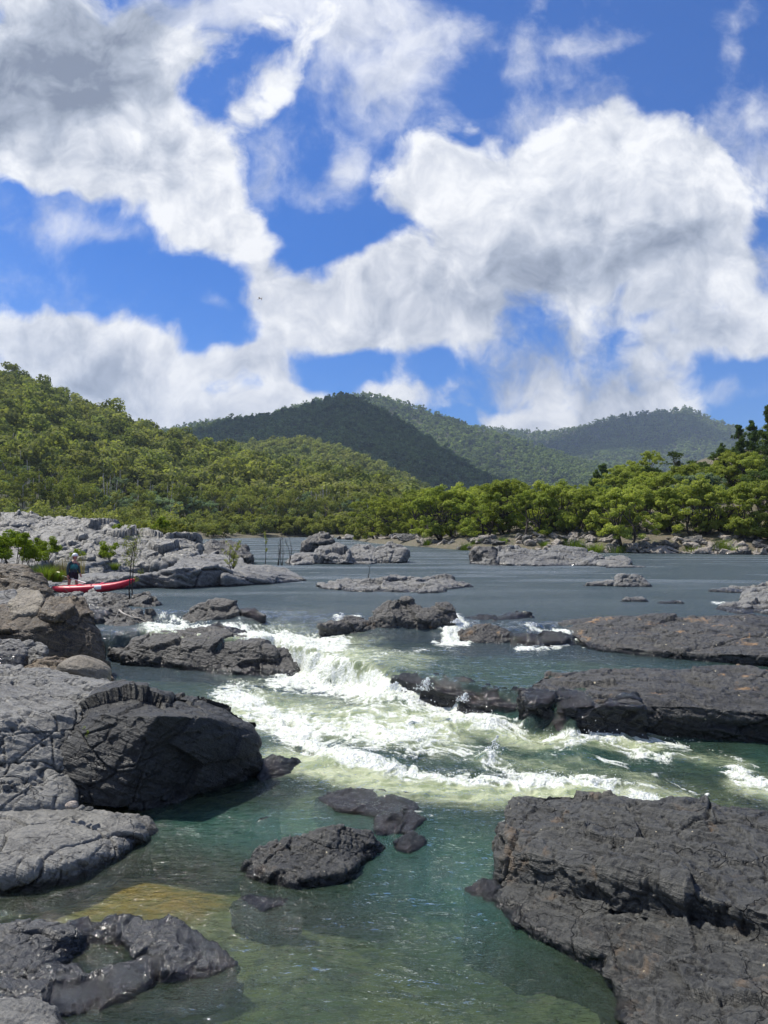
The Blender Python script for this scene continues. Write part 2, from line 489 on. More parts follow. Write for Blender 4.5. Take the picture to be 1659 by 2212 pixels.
# ------------------------------------------------------------------ river water
pxs = np.concatenate([np.arange(-2600, -160, 60), np.arange(-160, 1820, 2.1), np.arange(1820, 5200, 60)])
pys = np.concatenate([1150.5 + np.arange(0, 30) * .8, np.arange(1174.6, 1300, 1.6), np.arange(1300, 1780, 1.15), np.arange(1780, 2330, 1.9), np.arange(2330, 5200, 60)])
rows_y = np.interp(pys, pys, [W(CX, p, 0 if p < 1330 else -.6 if p < 1450 else -1.25)[1] for p in pys])
rows_y = np.sort(rows_y)[::-1]
k = (pxs - CX) / F
WX = rows_y[:, None] * k[None, :]; WY = np.repeat(rows_y[:, None], len(pxs), 1)
shp = WX.shape
X = WX.ravel(); Y = WY.ravel()
Z = level(X, Y)
ix, iy = to_px(X, Y, Z)
near = (iy > 1290) & (ix > -300) & (ix < 1980)
nI = np.where(near)[0]

def stroke(pts, r, w):
    """distance mask of a brush stroke laid over the river, pts in photo coordinates"""
    qx, qy = ix[nI], iy[nI]
    best = np.full(len(qx), 1e9)
    for a, b in zip(pts[:-1], pts[1:]):
        a = np.array(a, float); b = np.array(b, float); ab = b - a
        t = np.clip(((qx - a[0]) * ab[0] + (qy - a[1]) * ab[1]) / (ab @ ab), 0, 1)
        dx = qx - a[0] - t * ab[0]; dy = (qy - a[1] - t * ab[1]) * 1.9
        best = np.minimum(best, np.hypot(dx, dy))
    return w * np.exp(-(best / r) ** 2 * 1.3)

FOAM = [([(330, 1352), (400, 1356), (520, 1362)], 34, 1.1), ([(470, 1325), (520, 1335)], 14, .5), ([(355, 1330), (385, 1340)], 20, .7),
    ([(555, 1372), (640, 1380), (730, 1390)], 46, 1.1), ([(600, 1400), (680, 1425), (760, 1480)], 95, 1.0), ([(700, 1362), (730, 1340), (770, 1335)], 20, .9), ([(730, 1330), (745, 1350)], 13, .9),
    ([(620, 1470), (740, 1480), (860, 1500), (960, 1530), (1060, 1568)], 60, 1.1), ([(1060, 1568), (1180, 1598), (1330, 1590), (1480, 1612)], 34, .9),
    ([(520, 1500), (600, 1560), (660, 1612), (760, 1648)], 60, 1.05), ([(760, 1648), (880, 1672), (1000, 1682), (1150, 1690)], 44, 1.05), ([(1150, 1690), (1300, 1700), (1400, 1722), (1480, 1748)], 42, 1.2),
    ([(480, 1500), (540, 1540)], 46, .8), ([(660, 1560), (780, 1580), (900, 1600)], 100, .85), ([(700, 1440), (820, 1540), (1000, 1620)], 60, .6), ([(800, 1420), (880, 1405), (960, 1400)], 28, .5), ([(780, 1440), (830, 1480)], 40, .8),
    ([(1215, 1622), (1290, 1600), (1380, 1630), (1450, 1640)], 32, .85), ([(1300, 1640), (1400, 1670), (1520, 1715)], 22, .75), ([(1480, 1600), (1600, 1640)], 16, .5),
    ([(1590, 1672), (1630, 1690), (1720, 1720)], 34, 1.2), ([(1570, 1665), (1600, 1700)], 14, .7), ([(1060, 1625), (1060, 1650), (1100, 1668)], 28, .8), ([(900, 1640), (1000, 1620)], 30, .4),
    ([(980, 1338), (972, 1380)], 26, 1.3), ([(1000, 1350), (985, 1385)], 18, 1.1), ([(940, 1388), (1010, 1390)], 14, 1.0),
    ([(1140, 1348), (1150, 1360), (1235, 1366)], 15, 1.05), ([(1245, 1386), (1200, 1398), (1120, 1402)], 13, .9), ([(1095, 1386), (1130, 1392)], 10, .6), ([(1255, 1400), (1300, 1364)], 8, .5),
    ([(1080, 1765), (1110, 1790)], 12, .5), ([(900, 1755), (930, 1762)], 12, .5), ([(1400, 1345), (1480, 1347)], 6, .3),
    ([(1540, 1302), (1600, 1306)], 9, .8), ([(560, 1560), (700, 1600)], 50, .5), ([(1000, 1560), (940, 1520)], 50, .6),
    ([(1500, 1640), (1659, 1660)], 20, .35), ([(1130, 1560), (1250, 1585)], 26, .5), ([(300, 1478), (400, 1470)], 8, .3), ([(880, 1560), (1200, 1640)], 30, .35)]
AER = [([(600, 1395), (740, 1425), (800, 1490)], 120, 1.), ([(540, 1530), (760, 1560), (960, 1580)], 120, 1.), ([(960, 1560), (1150, 1600), (1400, 1610)], 60, 1.),
    ([(620, 1640), (860, 1695), (1050, 1712), (1250, 1712), (1450, 1740)], 75, 1.15), ([(340, 1360), (560, 1380)], 50, .8), ([(1250, 1640), (1400, 1690)], 60, .5), ([(1600, 1690), (1700, 1720)], 60, .9),
    ([(980, 1345), (975, 1385)], 30, .6), ([(800, 1420), (900, 1430)], 60, .6), ([(1050, 1640), (1200, 1660)], 60, .5), ([(1400, 1615), (1600, 1650)], 50, .5)]
I = np.zeros(len(nI)); A = np.zeros(len(nI))
for s in FOAM: I = np.maximum(I, stroke(*s)) + .25 * np.minimum(I, stroke(*s))
for s in AER: A = np.maximum(A, stroke(*s))
A = np.clip(A, 0, 1.15)
P = np.stack([X[nI], Y[nI], Z[nI]], 1)
# the current runs away from the chute and to the right: a flow frame at about -35 degrees
fa = R(-28)
fl = np.stack([P[:, 0] * math.cos(fa) + P[:, 1] * math.sin(fa), -P[:, 0] * math.sin(fa) + P[:, 1] * math.cos(fa), P[:, 2] * 1.], 1)
wv = np.stack([fbm(fl * .9 + 3, 3), fbm(fl * .9 + 31, 3), 0 * A], 1)
q = fl * np.array([.85, 2.1, 1.]) + wv * 1.1
big = fbm(q * .62, 3)
lump = ridged(q * 1.1 + 5, 4, .55)
froth = ridged(fl * np.array([2.6, 4.4, 3.]) + wv * 2.5, 5, .62)
fine = fbm(fl * np.array([9, 14, 9.]) + wv * 5, 3, .6)
turb = np.clip(np.maximum(I, A * .8), 0, 1.2)
dz = turb * (.17 * big + .10 * (lump - .5) + .035 * (froth - .5) + .012 * fine)
# standing waves below the chutes
bumps = [(880, 1500, 90, .2), (1060, 1562, 80, .16), (1300, 1592, 90, .12), (1240, 1625, 60, .12), (1060, 1640, 30, .10), (760, 1650, 90, .12), (1350, 1700, 110, .1)]
for (bx, by, r, h) in bumps:
    dz = dz + h * np.exp(-(((ix[nI] - bx) / r) ** 2 + ((iy[nI] - by) / (r * .28)) ** 2))
# small chop everywhere near
chop = fbm(np.stack([P[:, 0] * 1.4, P[:, 1] * 2.6, 0 * A], 1) + wv, 4, .55)
chop2 = fbm(np.stack([P[:, 0] * 5., P[:, 1] * 9., 0 * A], 1) + wv * 3, 2, .55)
calm = np.exp(-(((P[:, 0] + 3.0) / 1.5) ** 2 + ((P[:, 1] - 9.3) / 1.4) ** 2))
dz = dz + (chop * .028 + chop2 * .008) * (1 - .8 * calm) * sstep(31, 19, P[:, 1])
Zd = Z.copy(); Zd[nI] += dz
farw = sstep(22, 34, Y) * (river_sd(X, Y) < 0)
Zd += farw * .045 * fbm(np.stack([X * .16, Y * .42, 0 * X], 1) + 3, 3, .6)
foam = np.zeros(len(X)); aer = np.zeros(len(X)); tur = np.zeros(len(X))
fm = sstep(.40, 1.3, I * 1.1 + (froth - .55) * 1.2 + (lump - .5) * .45 + fine * .6 + big * .25 - .0)
foam[nI] = fm * sstep(.05, .3, I)
aer[nI] = sstep(.18, .95, A * .9 + big * .35 + (froth - .5) * .35)
tur[nI] = turb
# far riffle: white flecks where the river comes round the bend
farm = np.where((Y > 52) & (Y < 190) & (X < 6))[0]
Pf = np.stack([X[farm] * .35, Y[farm] * .16, 0 * farm], 1)
foam[farm] = sstep(.30, .5, fbm(Pf, 4, .6) * 1.0 + .02) * .75 * sstep(58, 80, Y[farm])
dep = (Zd - ground_z(X, Y)) * (1 + 4. * sstep(19, 27, Y) + 1.2 * sstep(11, 13, Y))

m, nt, out = mat_new('river_water'); g = N(nt)
pos = g.new('ShaderNodeNewGeometry').outputs['Position']
px_ = g.new('ShaderNodeSeparateXYZ'); g.L(pos, px_.inputs[0])
aniso = g.vmath('MULTIPLY', pos, (1., 2.3, 1.))
r1 = g.noise(aniso, .55, 4, .6, .6); r2 = g.noise(aniso, 2.4, 4, .6, .5); r3 = g.noise(aniso, 9., 3, .6, .2)
hgt = g.math('ADD', g.math('MULTIPLY', r1, 2.0), g.math('ADD', g.math('MULTIPLY', r2, .95), g.math('MULTIPLY', r3, .42)))
hgt = g.math('MULTIPLY', hgt, g.ramp(px_.outputs[1], 17., 50., 1., 3.4))
nrm = g.bump(hgt, 1., .10)
dpt = g.attr('depth'); fo = g.attr('foam'); ae = g.attr('aerated')
# clear water over the bed; suspended silt hides it with depth
tint = g.mix(g.ramp(dpt, .0, 1.3, smooth=False), (.98, .97, .86, 1), (.50, .76, .62, 1))
tr = g.new('ShaderNodeBsdfTransparent'); g.L(tint, tr.inputs[0])
mk = g.new('ShaderNodeBsdfDiffuse')
mkc = g.mix(g.ramp(px_.outputs[1], 12.5, 21.), g.mix(g.ramp(dpt, .2, .8), (.062, .085, .048, 1), (.036, .100, .072, 1)), (.055, .076, .082, 1)); g.L(mkc, mk.inputs[0])
body = g.mixs(g.math('SUBTRACT', 1., g.math('EXPONENT', g.math('MULTIPLY', g.math('MAXIMUM', dpt, 0.), -1.1))), tr.outputs[0], mk.outputs[0])
# aerated water: milky pale green
am = g.new('ShaderNodeBsdfDiffuse')
g.L(g.mix(g.ramp(g.noise(aniso, 2.2, 5, .6, .8), .35, .65), (.26, .31, .16, 1), (.54, .57, .36, 1)), am.inputs[0])
body = g.mixs(g.math('MULTIPLY', ae, .9), body, am.outputs[0])
gl = g.new('ShaderNodeBsdfGlossy'); g.L(g.math('MULTIPLY', g.ramp(px_.outputs[1], 17., 45., .05, .26), g.ramp(g.noise(g.vmath('MULTIPLY', pos, (.07, .30, 1.)), 1., 4, .6, .4), .35, .65, .2, 1.5)), gl.inputs['Roughness']); g.L(nrm, gl.inputs['Normal'])
gl.inputs[0].default_value = (.95, .97, 1, 1)
inc = g.new('ShaderNodeNewGeometry').outputs['Incoming']
cosi = g.math('MINIMUM', g.math('ABSOLUTE', g.vmath('DOT_PRODUCT', inc, nrm)), 1.)
fr = g.math('ADD', .03, g.math('MULTIPLY', .97, g.math('POWER', g.math('SUBTRACT', 1., cosi), 4.6)))
wet = g.mixs(fr, body, gl.outputs[0])
# froth
fn = g.bump(g.math('ADD', g.noise(pos, 16., 4, .7), g.math('MULTIPLY', g.voro(pos, 22.), .6)), .9, .03)
fd = g.new('ShaderNodeBsdfPrincipled'); g.L(fn, fd.inputs['Normal'])
g.L(g.mix(g.ramp(g.noise(pos, 12., 4, .7), .35, .6), (.56, .60, .46, 1), (.82, .84, .80, 1)), fd.inputs['Base Color'])
fd.inputs['Roughness'].default_value = .5
fo2 = g.ramp(g.math('ADD', fo, g.math('MULTIPLY', g.math('SUBTRACT', g.noise(g.vmath('MULTIPLY', pos, (1., 1.6, 1.)), 17., 6, .75, .8), .5), 1.3)), .12, .95)
fo2 = g.math('MULTIPLY', fo2, g.ramp(fo, .02, .14))
g.L(g.mixs(fo2, wet, fd.outputs[0]), out.inputs[0])

ny, nx = shp
idx = np.arange(nx * ny).reshape(ny, nx)
Fq = np.stack([idx[:-1, :-1], idx[1:, :-1], idx[1:, 1:], idx[:-1, 1:]], -1).reshape(-1, 4)
# keep the sheet to the river (plus a margin under the banks)
keep = (river_sd(X, Y) < 3.) | (Y < 3)
Fq = Fq[keep[Fq].any(1)]
o = link('river_water', mesh_np('river_water', np.stack([X, Y, Zd], 1), Fq, m, True, {'foam': foam, 'aerated': aer, 'depth': dep}))
tag(o, 'river water, calm above and breaking into white rapids between dark rocks', 'water', kind='structure')

# thrown spray: small drops above the froth
cand = nI[(I > .85) & (froth > .6) & (iy[nI] > 1330)]
rs2 = np.random.RandomState(5)
w_ = rs2.choice(cand, 2600)
base_v = np.array([(1, 0, 0), (-1, 0, 0), (0, 1, 0), (0, -1, 0), (0, 0, 1), (0, 0, -1)], float)
tri = np.array([(0, 2, 4), (2, 1, 4), (1, 3, 4), (3, 0, 4), (2, 0, 5), (1, 2, 5), (3, 1, 5), (0, 3, 5)])
cc = np.stack([X[w_], Y[w_], Zd[w_]], 1)
ht = rs2.exponential(.045, len(w_))
cc[:, 2] += ht; cc[:, :2] += rs2.normal(0, .05, (len(w_), 2))
rad = rs2.uniform(.004, .011, len(w_))
# a jet thrown up at the little standing wave, and the edge of each fall
for (bx, by, n_, hh) in ((1058, 1635, 120, .24), (1045, 1640, 60, .14), (560, 1415, 60, .1), (735, 1338, 160, .12), (985, 1345, 200, .08), (915, 1490, 160, .16), (1150, 1352, 120, .06), (850, 1490, 160, .1), (1000, 1515, 120, .1)):
    c = np.array(W(bx, by, float(level(*[np.array([q]) for q in W(bx, by, -1.1 if by > 1450 else -.3)[:2]])[0])))
    d = rs2.normal(0, 1, (n_, 3)) * (.09, .07, 0); hh_ = rs2.rand(n_) ** 1.5 * hh * 1.5
    d[:, 2] = hh_; d[:, :2] *= (1 - hh_ / hh / 1.7)[:, None]; d[:, 0] += hh_ * .35
    cc = np.concatenate([cc, c + d]); rad = np.concatenate([rad, rs2.uniform(.005, .014, n_)])
Vs = (cc[:, None, :] + base_v[None] * rad[:, None, None] * rs2.uniform(.7, 1.5, (len(cc), 1, 3))).reshape(-1, 3)
Fs = (tri[None] + 6 * np.arange(len(cc))[:, None, None]).reshape(-1, 3)
o = link('water_spray', mesh_np('water_spray', Vs, Fs, simple_mat('spray_drops', (.85, .88, .9), .15, var=.02), True))
tag(o, 'white droplets thrown up over the rapids', 'spray', kind='stuff')
# ------------------------------------------------------------------ rock material
def rock_mat(name, c1, c2, cpale, wet_z=None, wet_h=.12, orange=0., speck=0., specks=9., pale=.35, stain=.4, scale=1., gloss=.5):
    m, nt, out = mat_new(name); g = N(nt)
    b = g.new('ShaderNodeBsdfPrincipled')
    pos = g.new('ShaderNodeNewGeometry').outputs['Position']
    ps = g.vmath('MULTIPLY', pos, (scale,) * 3)
    na = g.noise(ps, .8, 5, .6, .4); nb = g.noise(ps, 4.5, 7, .65, .3); nc = g.noise(ps, 32., 5, .7)
    col = g.mix(g.ramp(na, .36, .62), c1, c2)
    col = g.mix(g.math('MULTIPLY', g.ramp(nb, .50, .68), pale), col, cpale)
    col = g.mix(g.math('MULTIPLY', g.ramp(nb, .48, .30), stain), col, (c1[0] * .45, c1[1] * .45, c1[2] * .45, 1))
    col = g.mix(g.ramp(nc, .40, .68, 0, .45), col, cpale)
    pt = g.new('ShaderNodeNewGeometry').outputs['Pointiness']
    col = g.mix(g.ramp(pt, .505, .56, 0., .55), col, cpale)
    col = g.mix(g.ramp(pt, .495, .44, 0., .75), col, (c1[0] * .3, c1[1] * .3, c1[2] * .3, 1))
    crack = g.voro(g.vmath('ADD', ps, g.vmath('MULTIPLY', g.noise(ps, 2.5, 3, .6, color=True), (.5, .5, .5))), 1.9, 'DISTANCE_TO_EDGE')
    crk = g.math('MULTIPLY', g.ramp(crack, .0, .02, 1., 0.), g.ramp(g.noise(ps, 1.1, 2), .46, .6))
    # bedding: thin layers dipping to the right
    vr = g.new('ShaderNodeVectorRotate', rotation_type='EULER_XYZ'); g.L(ps, vr.inputs['Vector']); vr.inputs['Rotation'].default_value = (R(24), R(-18), 0)
    bed = g.noise(g.vmath('MULTIPLY', vr.outputs[0], (1.6, 2.4, 15.)), 1., 6, .62, .25)
    col = g.mix(g.ramp(bed, .35, .5, .45, 0.), col, (c1[0] * .4, c1[1] * .4, c1[2] * .4, 1))
    col = g.mix(g.ramp(bed, .56, .7, 0., .4), col, cpale)
    col = g.mix(g.math('MULTIPLY', crk, .55), col, (.012, .012, .013, 1))
    if orange:
        no = g.noise(ps, 1.3, 4, .6, .8)
        col = g.mix(g.math('MULTIPLY', g.ramp(no, .58, .68), g.ramp(nb, .42, .6, 0., orange)), col, (.32, .19, .095, 1))
    if speck:
        vs = g.voro(ps, specks)
        # a few fallen leaves and bits of shell lie scattered: small pale flecks
        vc = g.voro(ps, specks, out='Color')
        sx_ = g.new('ShaderNodeSeparateColor'); g.L(vc, sx_.inputs[0])
        col = g.mix(g.math('MULTIPLY', g.math('LESS_THAN', vs, .085), g.math('MULTIPLY', g.math('GREATER_THAN', sx_.outputs[0], .72), speck)), col, (.62, .52, .36, 1))
    rough = g.ramp(nb, .3, .7, .38, .66)
    if wet_z is not None:
        sz = g.new('ShaderNodeSeparateXYZ'); g.L(pos, sz.inputs[0])
        hz = g.math('SUBTRACT', sz.outputs[2], g.math('MULTIPLY', g.math('SUBTRACT', nb, .5), .35))
        wm = g.ramp(hz, wet_z + wet_h * .4, wet_z + wet_h * 1.5, 1., 0.)
        col = g.mix(g.math('MULTIPLY', wm, .85), col, (.008, .009, .010, 1))
        rough = g.math('ADD', g.math('MULTIPLY', rough, g.math('SUBTRACT', 1., wm)), g.math('MULTIPLY', wm, .11))
    col = g.mix(1., col, (.955, 1.0, .975, 1), 'MULTIPLY')
    g.L(col, b.inputs['Base Color']); g.L(rough, b.inputs['Roughness'])
    b.inputs['Specular IOR Level'].default_value = gloss
    hh = g.math('ADD', g.math('MULTIPLY', nb, .7), g.math('MULTIPLY', nc, .28))
    hh = g.math('ADD', g.math('SUBTRACT', hh, g.math('MULTIPLY', crk, .35)), g.math('MULTIPLY', bed, .8))
    vo = g.voro(ps, 14.)
    hh = g.math('ADD', hh, g.math('MULTIPLY', vo, .16))
    g.L(g.bump(hh, 1., .075 / scale), b.inputs['Normal'])
    g.L(b.outputs[0], out.inputs[0])
    return m

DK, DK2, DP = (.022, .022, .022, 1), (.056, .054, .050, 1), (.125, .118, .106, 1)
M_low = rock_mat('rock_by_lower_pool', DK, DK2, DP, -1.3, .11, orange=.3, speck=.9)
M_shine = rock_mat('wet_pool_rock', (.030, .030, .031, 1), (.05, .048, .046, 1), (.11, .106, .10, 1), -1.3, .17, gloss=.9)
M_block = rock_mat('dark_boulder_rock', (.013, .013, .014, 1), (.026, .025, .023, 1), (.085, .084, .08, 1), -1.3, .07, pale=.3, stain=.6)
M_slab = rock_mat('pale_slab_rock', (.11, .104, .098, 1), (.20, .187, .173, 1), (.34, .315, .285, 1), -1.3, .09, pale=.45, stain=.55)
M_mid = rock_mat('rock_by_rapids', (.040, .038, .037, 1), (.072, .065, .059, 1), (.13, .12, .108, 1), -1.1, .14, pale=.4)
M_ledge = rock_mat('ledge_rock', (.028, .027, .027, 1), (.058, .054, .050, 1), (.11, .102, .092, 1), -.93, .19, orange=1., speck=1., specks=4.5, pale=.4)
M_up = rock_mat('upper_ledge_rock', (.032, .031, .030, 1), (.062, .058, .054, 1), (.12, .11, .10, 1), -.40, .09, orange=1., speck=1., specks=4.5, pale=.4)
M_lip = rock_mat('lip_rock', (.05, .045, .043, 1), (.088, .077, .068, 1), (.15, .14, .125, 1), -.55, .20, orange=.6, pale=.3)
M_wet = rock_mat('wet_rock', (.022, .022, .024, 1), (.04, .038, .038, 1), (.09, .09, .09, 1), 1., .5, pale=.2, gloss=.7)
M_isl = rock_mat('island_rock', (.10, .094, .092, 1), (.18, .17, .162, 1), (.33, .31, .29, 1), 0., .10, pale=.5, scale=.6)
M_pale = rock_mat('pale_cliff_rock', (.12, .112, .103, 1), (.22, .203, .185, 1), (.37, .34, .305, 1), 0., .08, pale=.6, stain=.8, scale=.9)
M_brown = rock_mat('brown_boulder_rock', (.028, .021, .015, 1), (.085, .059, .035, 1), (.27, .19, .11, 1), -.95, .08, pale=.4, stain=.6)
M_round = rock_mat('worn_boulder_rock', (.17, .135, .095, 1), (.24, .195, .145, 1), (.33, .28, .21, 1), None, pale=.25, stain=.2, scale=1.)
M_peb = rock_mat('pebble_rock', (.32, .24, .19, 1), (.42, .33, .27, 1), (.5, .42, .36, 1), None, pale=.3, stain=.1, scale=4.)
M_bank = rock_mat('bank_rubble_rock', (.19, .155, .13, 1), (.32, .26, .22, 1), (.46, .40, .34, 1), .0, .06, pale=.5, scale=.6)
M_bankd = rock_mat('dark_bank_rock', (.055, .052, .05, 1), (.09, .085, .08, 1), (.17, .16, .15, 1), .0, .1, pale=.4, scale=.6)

# ------------------------------------------------------------------ rock builder
def carve(me, p):
    """weather the surface with 3-D noise along the normals"""
    n = len(me.vertices)
    co_ = np.empty(n * 3, np.float32); me.vertices.foreach_get('co', co_); co_ = co_.reshape(-1, 3)
    no = np.empty(n * 3, np.float32); me.vertex_normals.foreach_get('vector', no); no = no.reshape(-1, 3)
    s = p.get('s', 1.)                        # overall size of the relief (m)
    P = co_ / s + p.get('seed', 0) * 7.7
    st = np.array(p.get('st', (1, 1, 1.7)), np.float32)
    wp = P + .2 * np.stack([perlin(P * 1.3 + 5), perlin(P * 1.3 + 50), perlin(P * 1.3 + 90)], 1)
    f1, f2, fc = voronoi(wp * .95 * st)
    g1, g2, gc = voronoi(wp * 2.7 * st + 13)
    h1, h2, hc = voronoi(wp * 7.5 * st + 29)
    low = fbm(P * .55, 3)
    mid = fbm(P * 2.2 + 3, 4, .55)
    fin = fbm(P * 9 + 8, 3, .6)
    pits = ridged(P * 3.1 + 21, 3, .55)
    fa_ = p.get('facet', 1.); rd = p.get('round', 1.); ck = p.get('crack', 1.)
    d = rd * (.14 * low + .05 * mid + .022 * fin) + fa_ * (.20 * fc + .055 * gc + .026 * hc)
    m1 = sstep(-.05, .25, perlin(P * .45 + 33)); m2 = sstep(.05, .3, perlin(P * .8 + 57))
    d -= ck * (.11 * sstep(.05, .0, f2 - f1) * m1 + .05 * sstep(.05, .0, g2 - g1) * m2)
    d -= p.get('pit', .5) * .07 * sstep(.62, .95, pits)
    ca, sa, cb, sb = math.cos(R(24)), math.sin(R(24)), math.cos(R(-18)), math.sin(R(-18))
    Q = np.stack([P[:, 0] * cb + P[:, 2] * sb, P[:, 1], -P[:, 0] * sb + P[:, 2] * cb], 1)
    Q = np.stack([Q[:, 0], Q[:, 1] * ca - Q[:, 2] * sa, Q[:, 1] * sa + Q[:, 2] * ca], 1)
    lay = ridged(Q * np.array([.7, 1., 5.5], np.float32) + .3 * perlin(P * 1.5)[:, None], 3, .55)
    d += p.get('lay', 1.) * .10 * (lay - .55) * sstep(-.35, .35, perlin(P * .8 + 70))
    d = d * p.get('amp', 1.) + p.get('fat', .07)
    co_ += no * (d * s)[:, None]
    me.vertices.foreach_set('co', co_.ravel()); me.update()

def hulls(name, chunks, voxel, smooth=3, drop=None, mat=None, p=None):
    bm = bmesh.new()
    for ch in chunks:
        pts = [W(*q) for q in ch]
        allp = list(pts)
        if drop is not None:
            fl_ = 1.15 if drop < -2.3 else 1.
            mx, my = sum(q[0] for q in pts) / len(pts), sum(q[1] for q in pts) / len(pts)
            allp += [(mx + (x - mx) * fl_, my + (y - my) * fl_, drop) for x, y, z in pts]
        vs = [bm.verts.new(q) for q in allp]
        r = bmesh.ops.convex_hull(bm, input=vs, use_existing_faces=False)
        dead = {e for e in r['geom_interior'] if isinstance(e, bmesh.types.BMVert)} | {e for e in r['geom_unused'] if isinstance(e, bmesh.types.BMVert)}
        if dead: bmesh.ops.delete(bm, geom=list(dead), context='VERTS')
    me = bm_mesh(name, bm)
    return finish_rock(name, me, voxel, smooth, mat, p)

def finish_rock(name, me, voxel, smooth, mat, p):
    o = bpy.data.objects.new('tmp', me); COL.objects.link(o)
    r = o.modifiers.new('r', 'REMESH'); r.mode = 'VOXEL'; r.voxel_size = voxel; r.adaptivity = 0
    if smooth:
        s = o.modifiers.new('s', 'SMOOTH'); s.factor = .6; s.iterations = smooth
    dg = bpy.context.evaluated_depsgraph_get()
    m2 = bpy.data.meshes.new_from_object(o.evaluated_get(dg), depsgraph=dg)
    bpy.data.objects.remove(o); bpy.data.meshes.remove(me)
    m2.name = name
    carve(m2, p or {})
    m2.polygons.foreach_set('use_smooth', np.ones(len(m2.polygons), bool))
    m2.materials.clear(); m2.materials.append(mat)
    return m2

QV = 1.0
def rock(label, chunks, voxel, mat, drop=None, smooth=3, name='rock', cat='rock', group=None, **p):
    me = hulls(name, chunks, voxel * QV, smooth, drop, mat, p)
    return tag(link(name, me), label, cat, group)

# ---- foreground
rock('huge dark fractured rock slab filling the bottom right corner beside the pool', [
    [(1079, 1772, -.80), (1080, 1860, -1.0), (1100, 1884, -1.25), (1105, 1718, -.68), (1200, 1714, -.64), (1330, 1737, -.57), (1480, 1748, -.5), (1700, 1762, -.36), (2100, 1790, -.25), (1120, 1840, -.8),
     (1200, 1856, -.74), (1300, 1892, -.76), (1420, 1925, -.76), (1560, 1960, -.7), (1720, 1990, -.58), (2100, 2030, -.45)],
    [(1030, 1936, -1.36), (1068, 1915, -1.24), (1085, 1955, -1.24), (1135, 2005, -1.25), (1205, 2036, -1.24), (1283, 2050, -1.22), (1305, 1935, -1.06), (1420, 1990, -.99), (1345, 2075, -1.12), (1200, 1915, -1.1), (1130, 1900, -1.12)],
    [(1310, 2050, -1.16), (1318, 2115, -1.25), (1352, 2195, -1.22), (1395, 2280, -1.2), (1500, 2250, -1.0), (1700, 2400, -.8), (2100, 2450, -.6), (2100, 1950, -.5), (1640, 1950, -.75), (1420, 1985, -.95)],
    [(1340, 2230, -1.3), (1480, 2300, -1.1), (1500, 2600, -1.1), (1900, 2700, -.9), (2100, 2400, -.7), (1600, 2250, -.95)]],
    .016, M_low, drop=-2.5, smooth=5, seed=1, s=.95, facet=.9, crack=.6, round=.7, pit=.7, lay=1.5, amp=.62, fat=.04)
rock('big black boulder with a sheer shaded face over the pool on the left', [
    [(118, 1645, 10.8), (150, 1570, 11.2), (225, 1535, 11.1), (340, 1545, 10.75), (450, 1550, 11.4), (535, 1580, 12.0), (568, 1640, 12.1), (215, 1498, 12.0), (300, 1488, 12.2), (400, 1503, 12.5), (490, 1528, 12.8), (545, 1566, 12.9),
     (135, 1700, 10.65), (165, 1735, 10.5), (250, 1750, 10.45), (345, 1757, -1.35), (480, 1704, -1.35), (552, 1690, -1.4), (572, 1660, -1.2)],
    [(530, 1556, 12.7), (558, 1572, 12.6), (566, 1640, 12.3), (540, 1600, 12.3), (520, 1640, 12.5), (566, 1680, -1.3), (545, 1560, 13.1)],
    [(380, 1500, 12.9), (440, 1504, 13.), (500, 1530, 13.), (430, 1540, 12.), (510, 1580, 12.6), (390, 1560, 12.)]],
    .018, M_block, smooth=3, seed=2, s=1.9, facet=.85, crack=1.0, round=.5, amp=.42, pit=.3, lay=.8, fat=.02)
rock('broad pale pitted rock slab sloping behind the big black boulder', [
    [(-260, 1440, .25), (0, 1446, 13.9), (110, 1455, 13.7), (225, 1480, 13.1), (318, 1508, 12.5), (-260, 1760, -.85), (0, 1738, -.95), (120, 1734, -1.08), (175, 1600, 11.2), (60, 1560, -.1), (-200, 1560, .0), (60, 1640, -.62), (-200, 1640, -.5)],
    [(-260, 1650, -.5), (0, 1645, -.55), (100, 1670, -.72), (150, 1700, -.95), (140, 1738, -1.0), (0, 1742, -.95), (-260, 1760, -.8)],
    [(120, 1466, 13.9), (240, 1478, 13.6), (330, 1500, 12.9), (300, 1545, 12.0), (150, 1500, 13.0)]],
    .02, M_slab, drop=-2.5, smooth=4, seed=3, s=1.4, facet=.6, crack=1., pit=1.2, lay=1.2, amp=.5, st=(.8, 1.3, 1.5))
rock('low pale flat slab at the left edge below the black boulder', [
    [(-260, 1752, -.98), (0, 1752, -1.02), (120, 1748, -1.08), (230, 1762, -1.1), (290, 1786, -1.16), (302, 1812, -1.28), (240, 1845, -1.22), (160, 1866, -1.12), (60, 1886, -1.14), (-260, 1900, -1.1)],
    [(-260, 1920, -1.3), (0, 1906, -1.28), (90, 1896, -1.27), (200, 1876, -1.3), (150, 1850, -1.15), (-200, 1840, -1.05)],
    [(250, 1770, -1.2), (315, 1775, -1.24), (330, 1800, -1.33), (280, 1830, -1.33)]],
    .015, M_slab, drop=-1.9, smooth=3, seed=4, s=.9, facet=.7, crack=1., amp=.5)
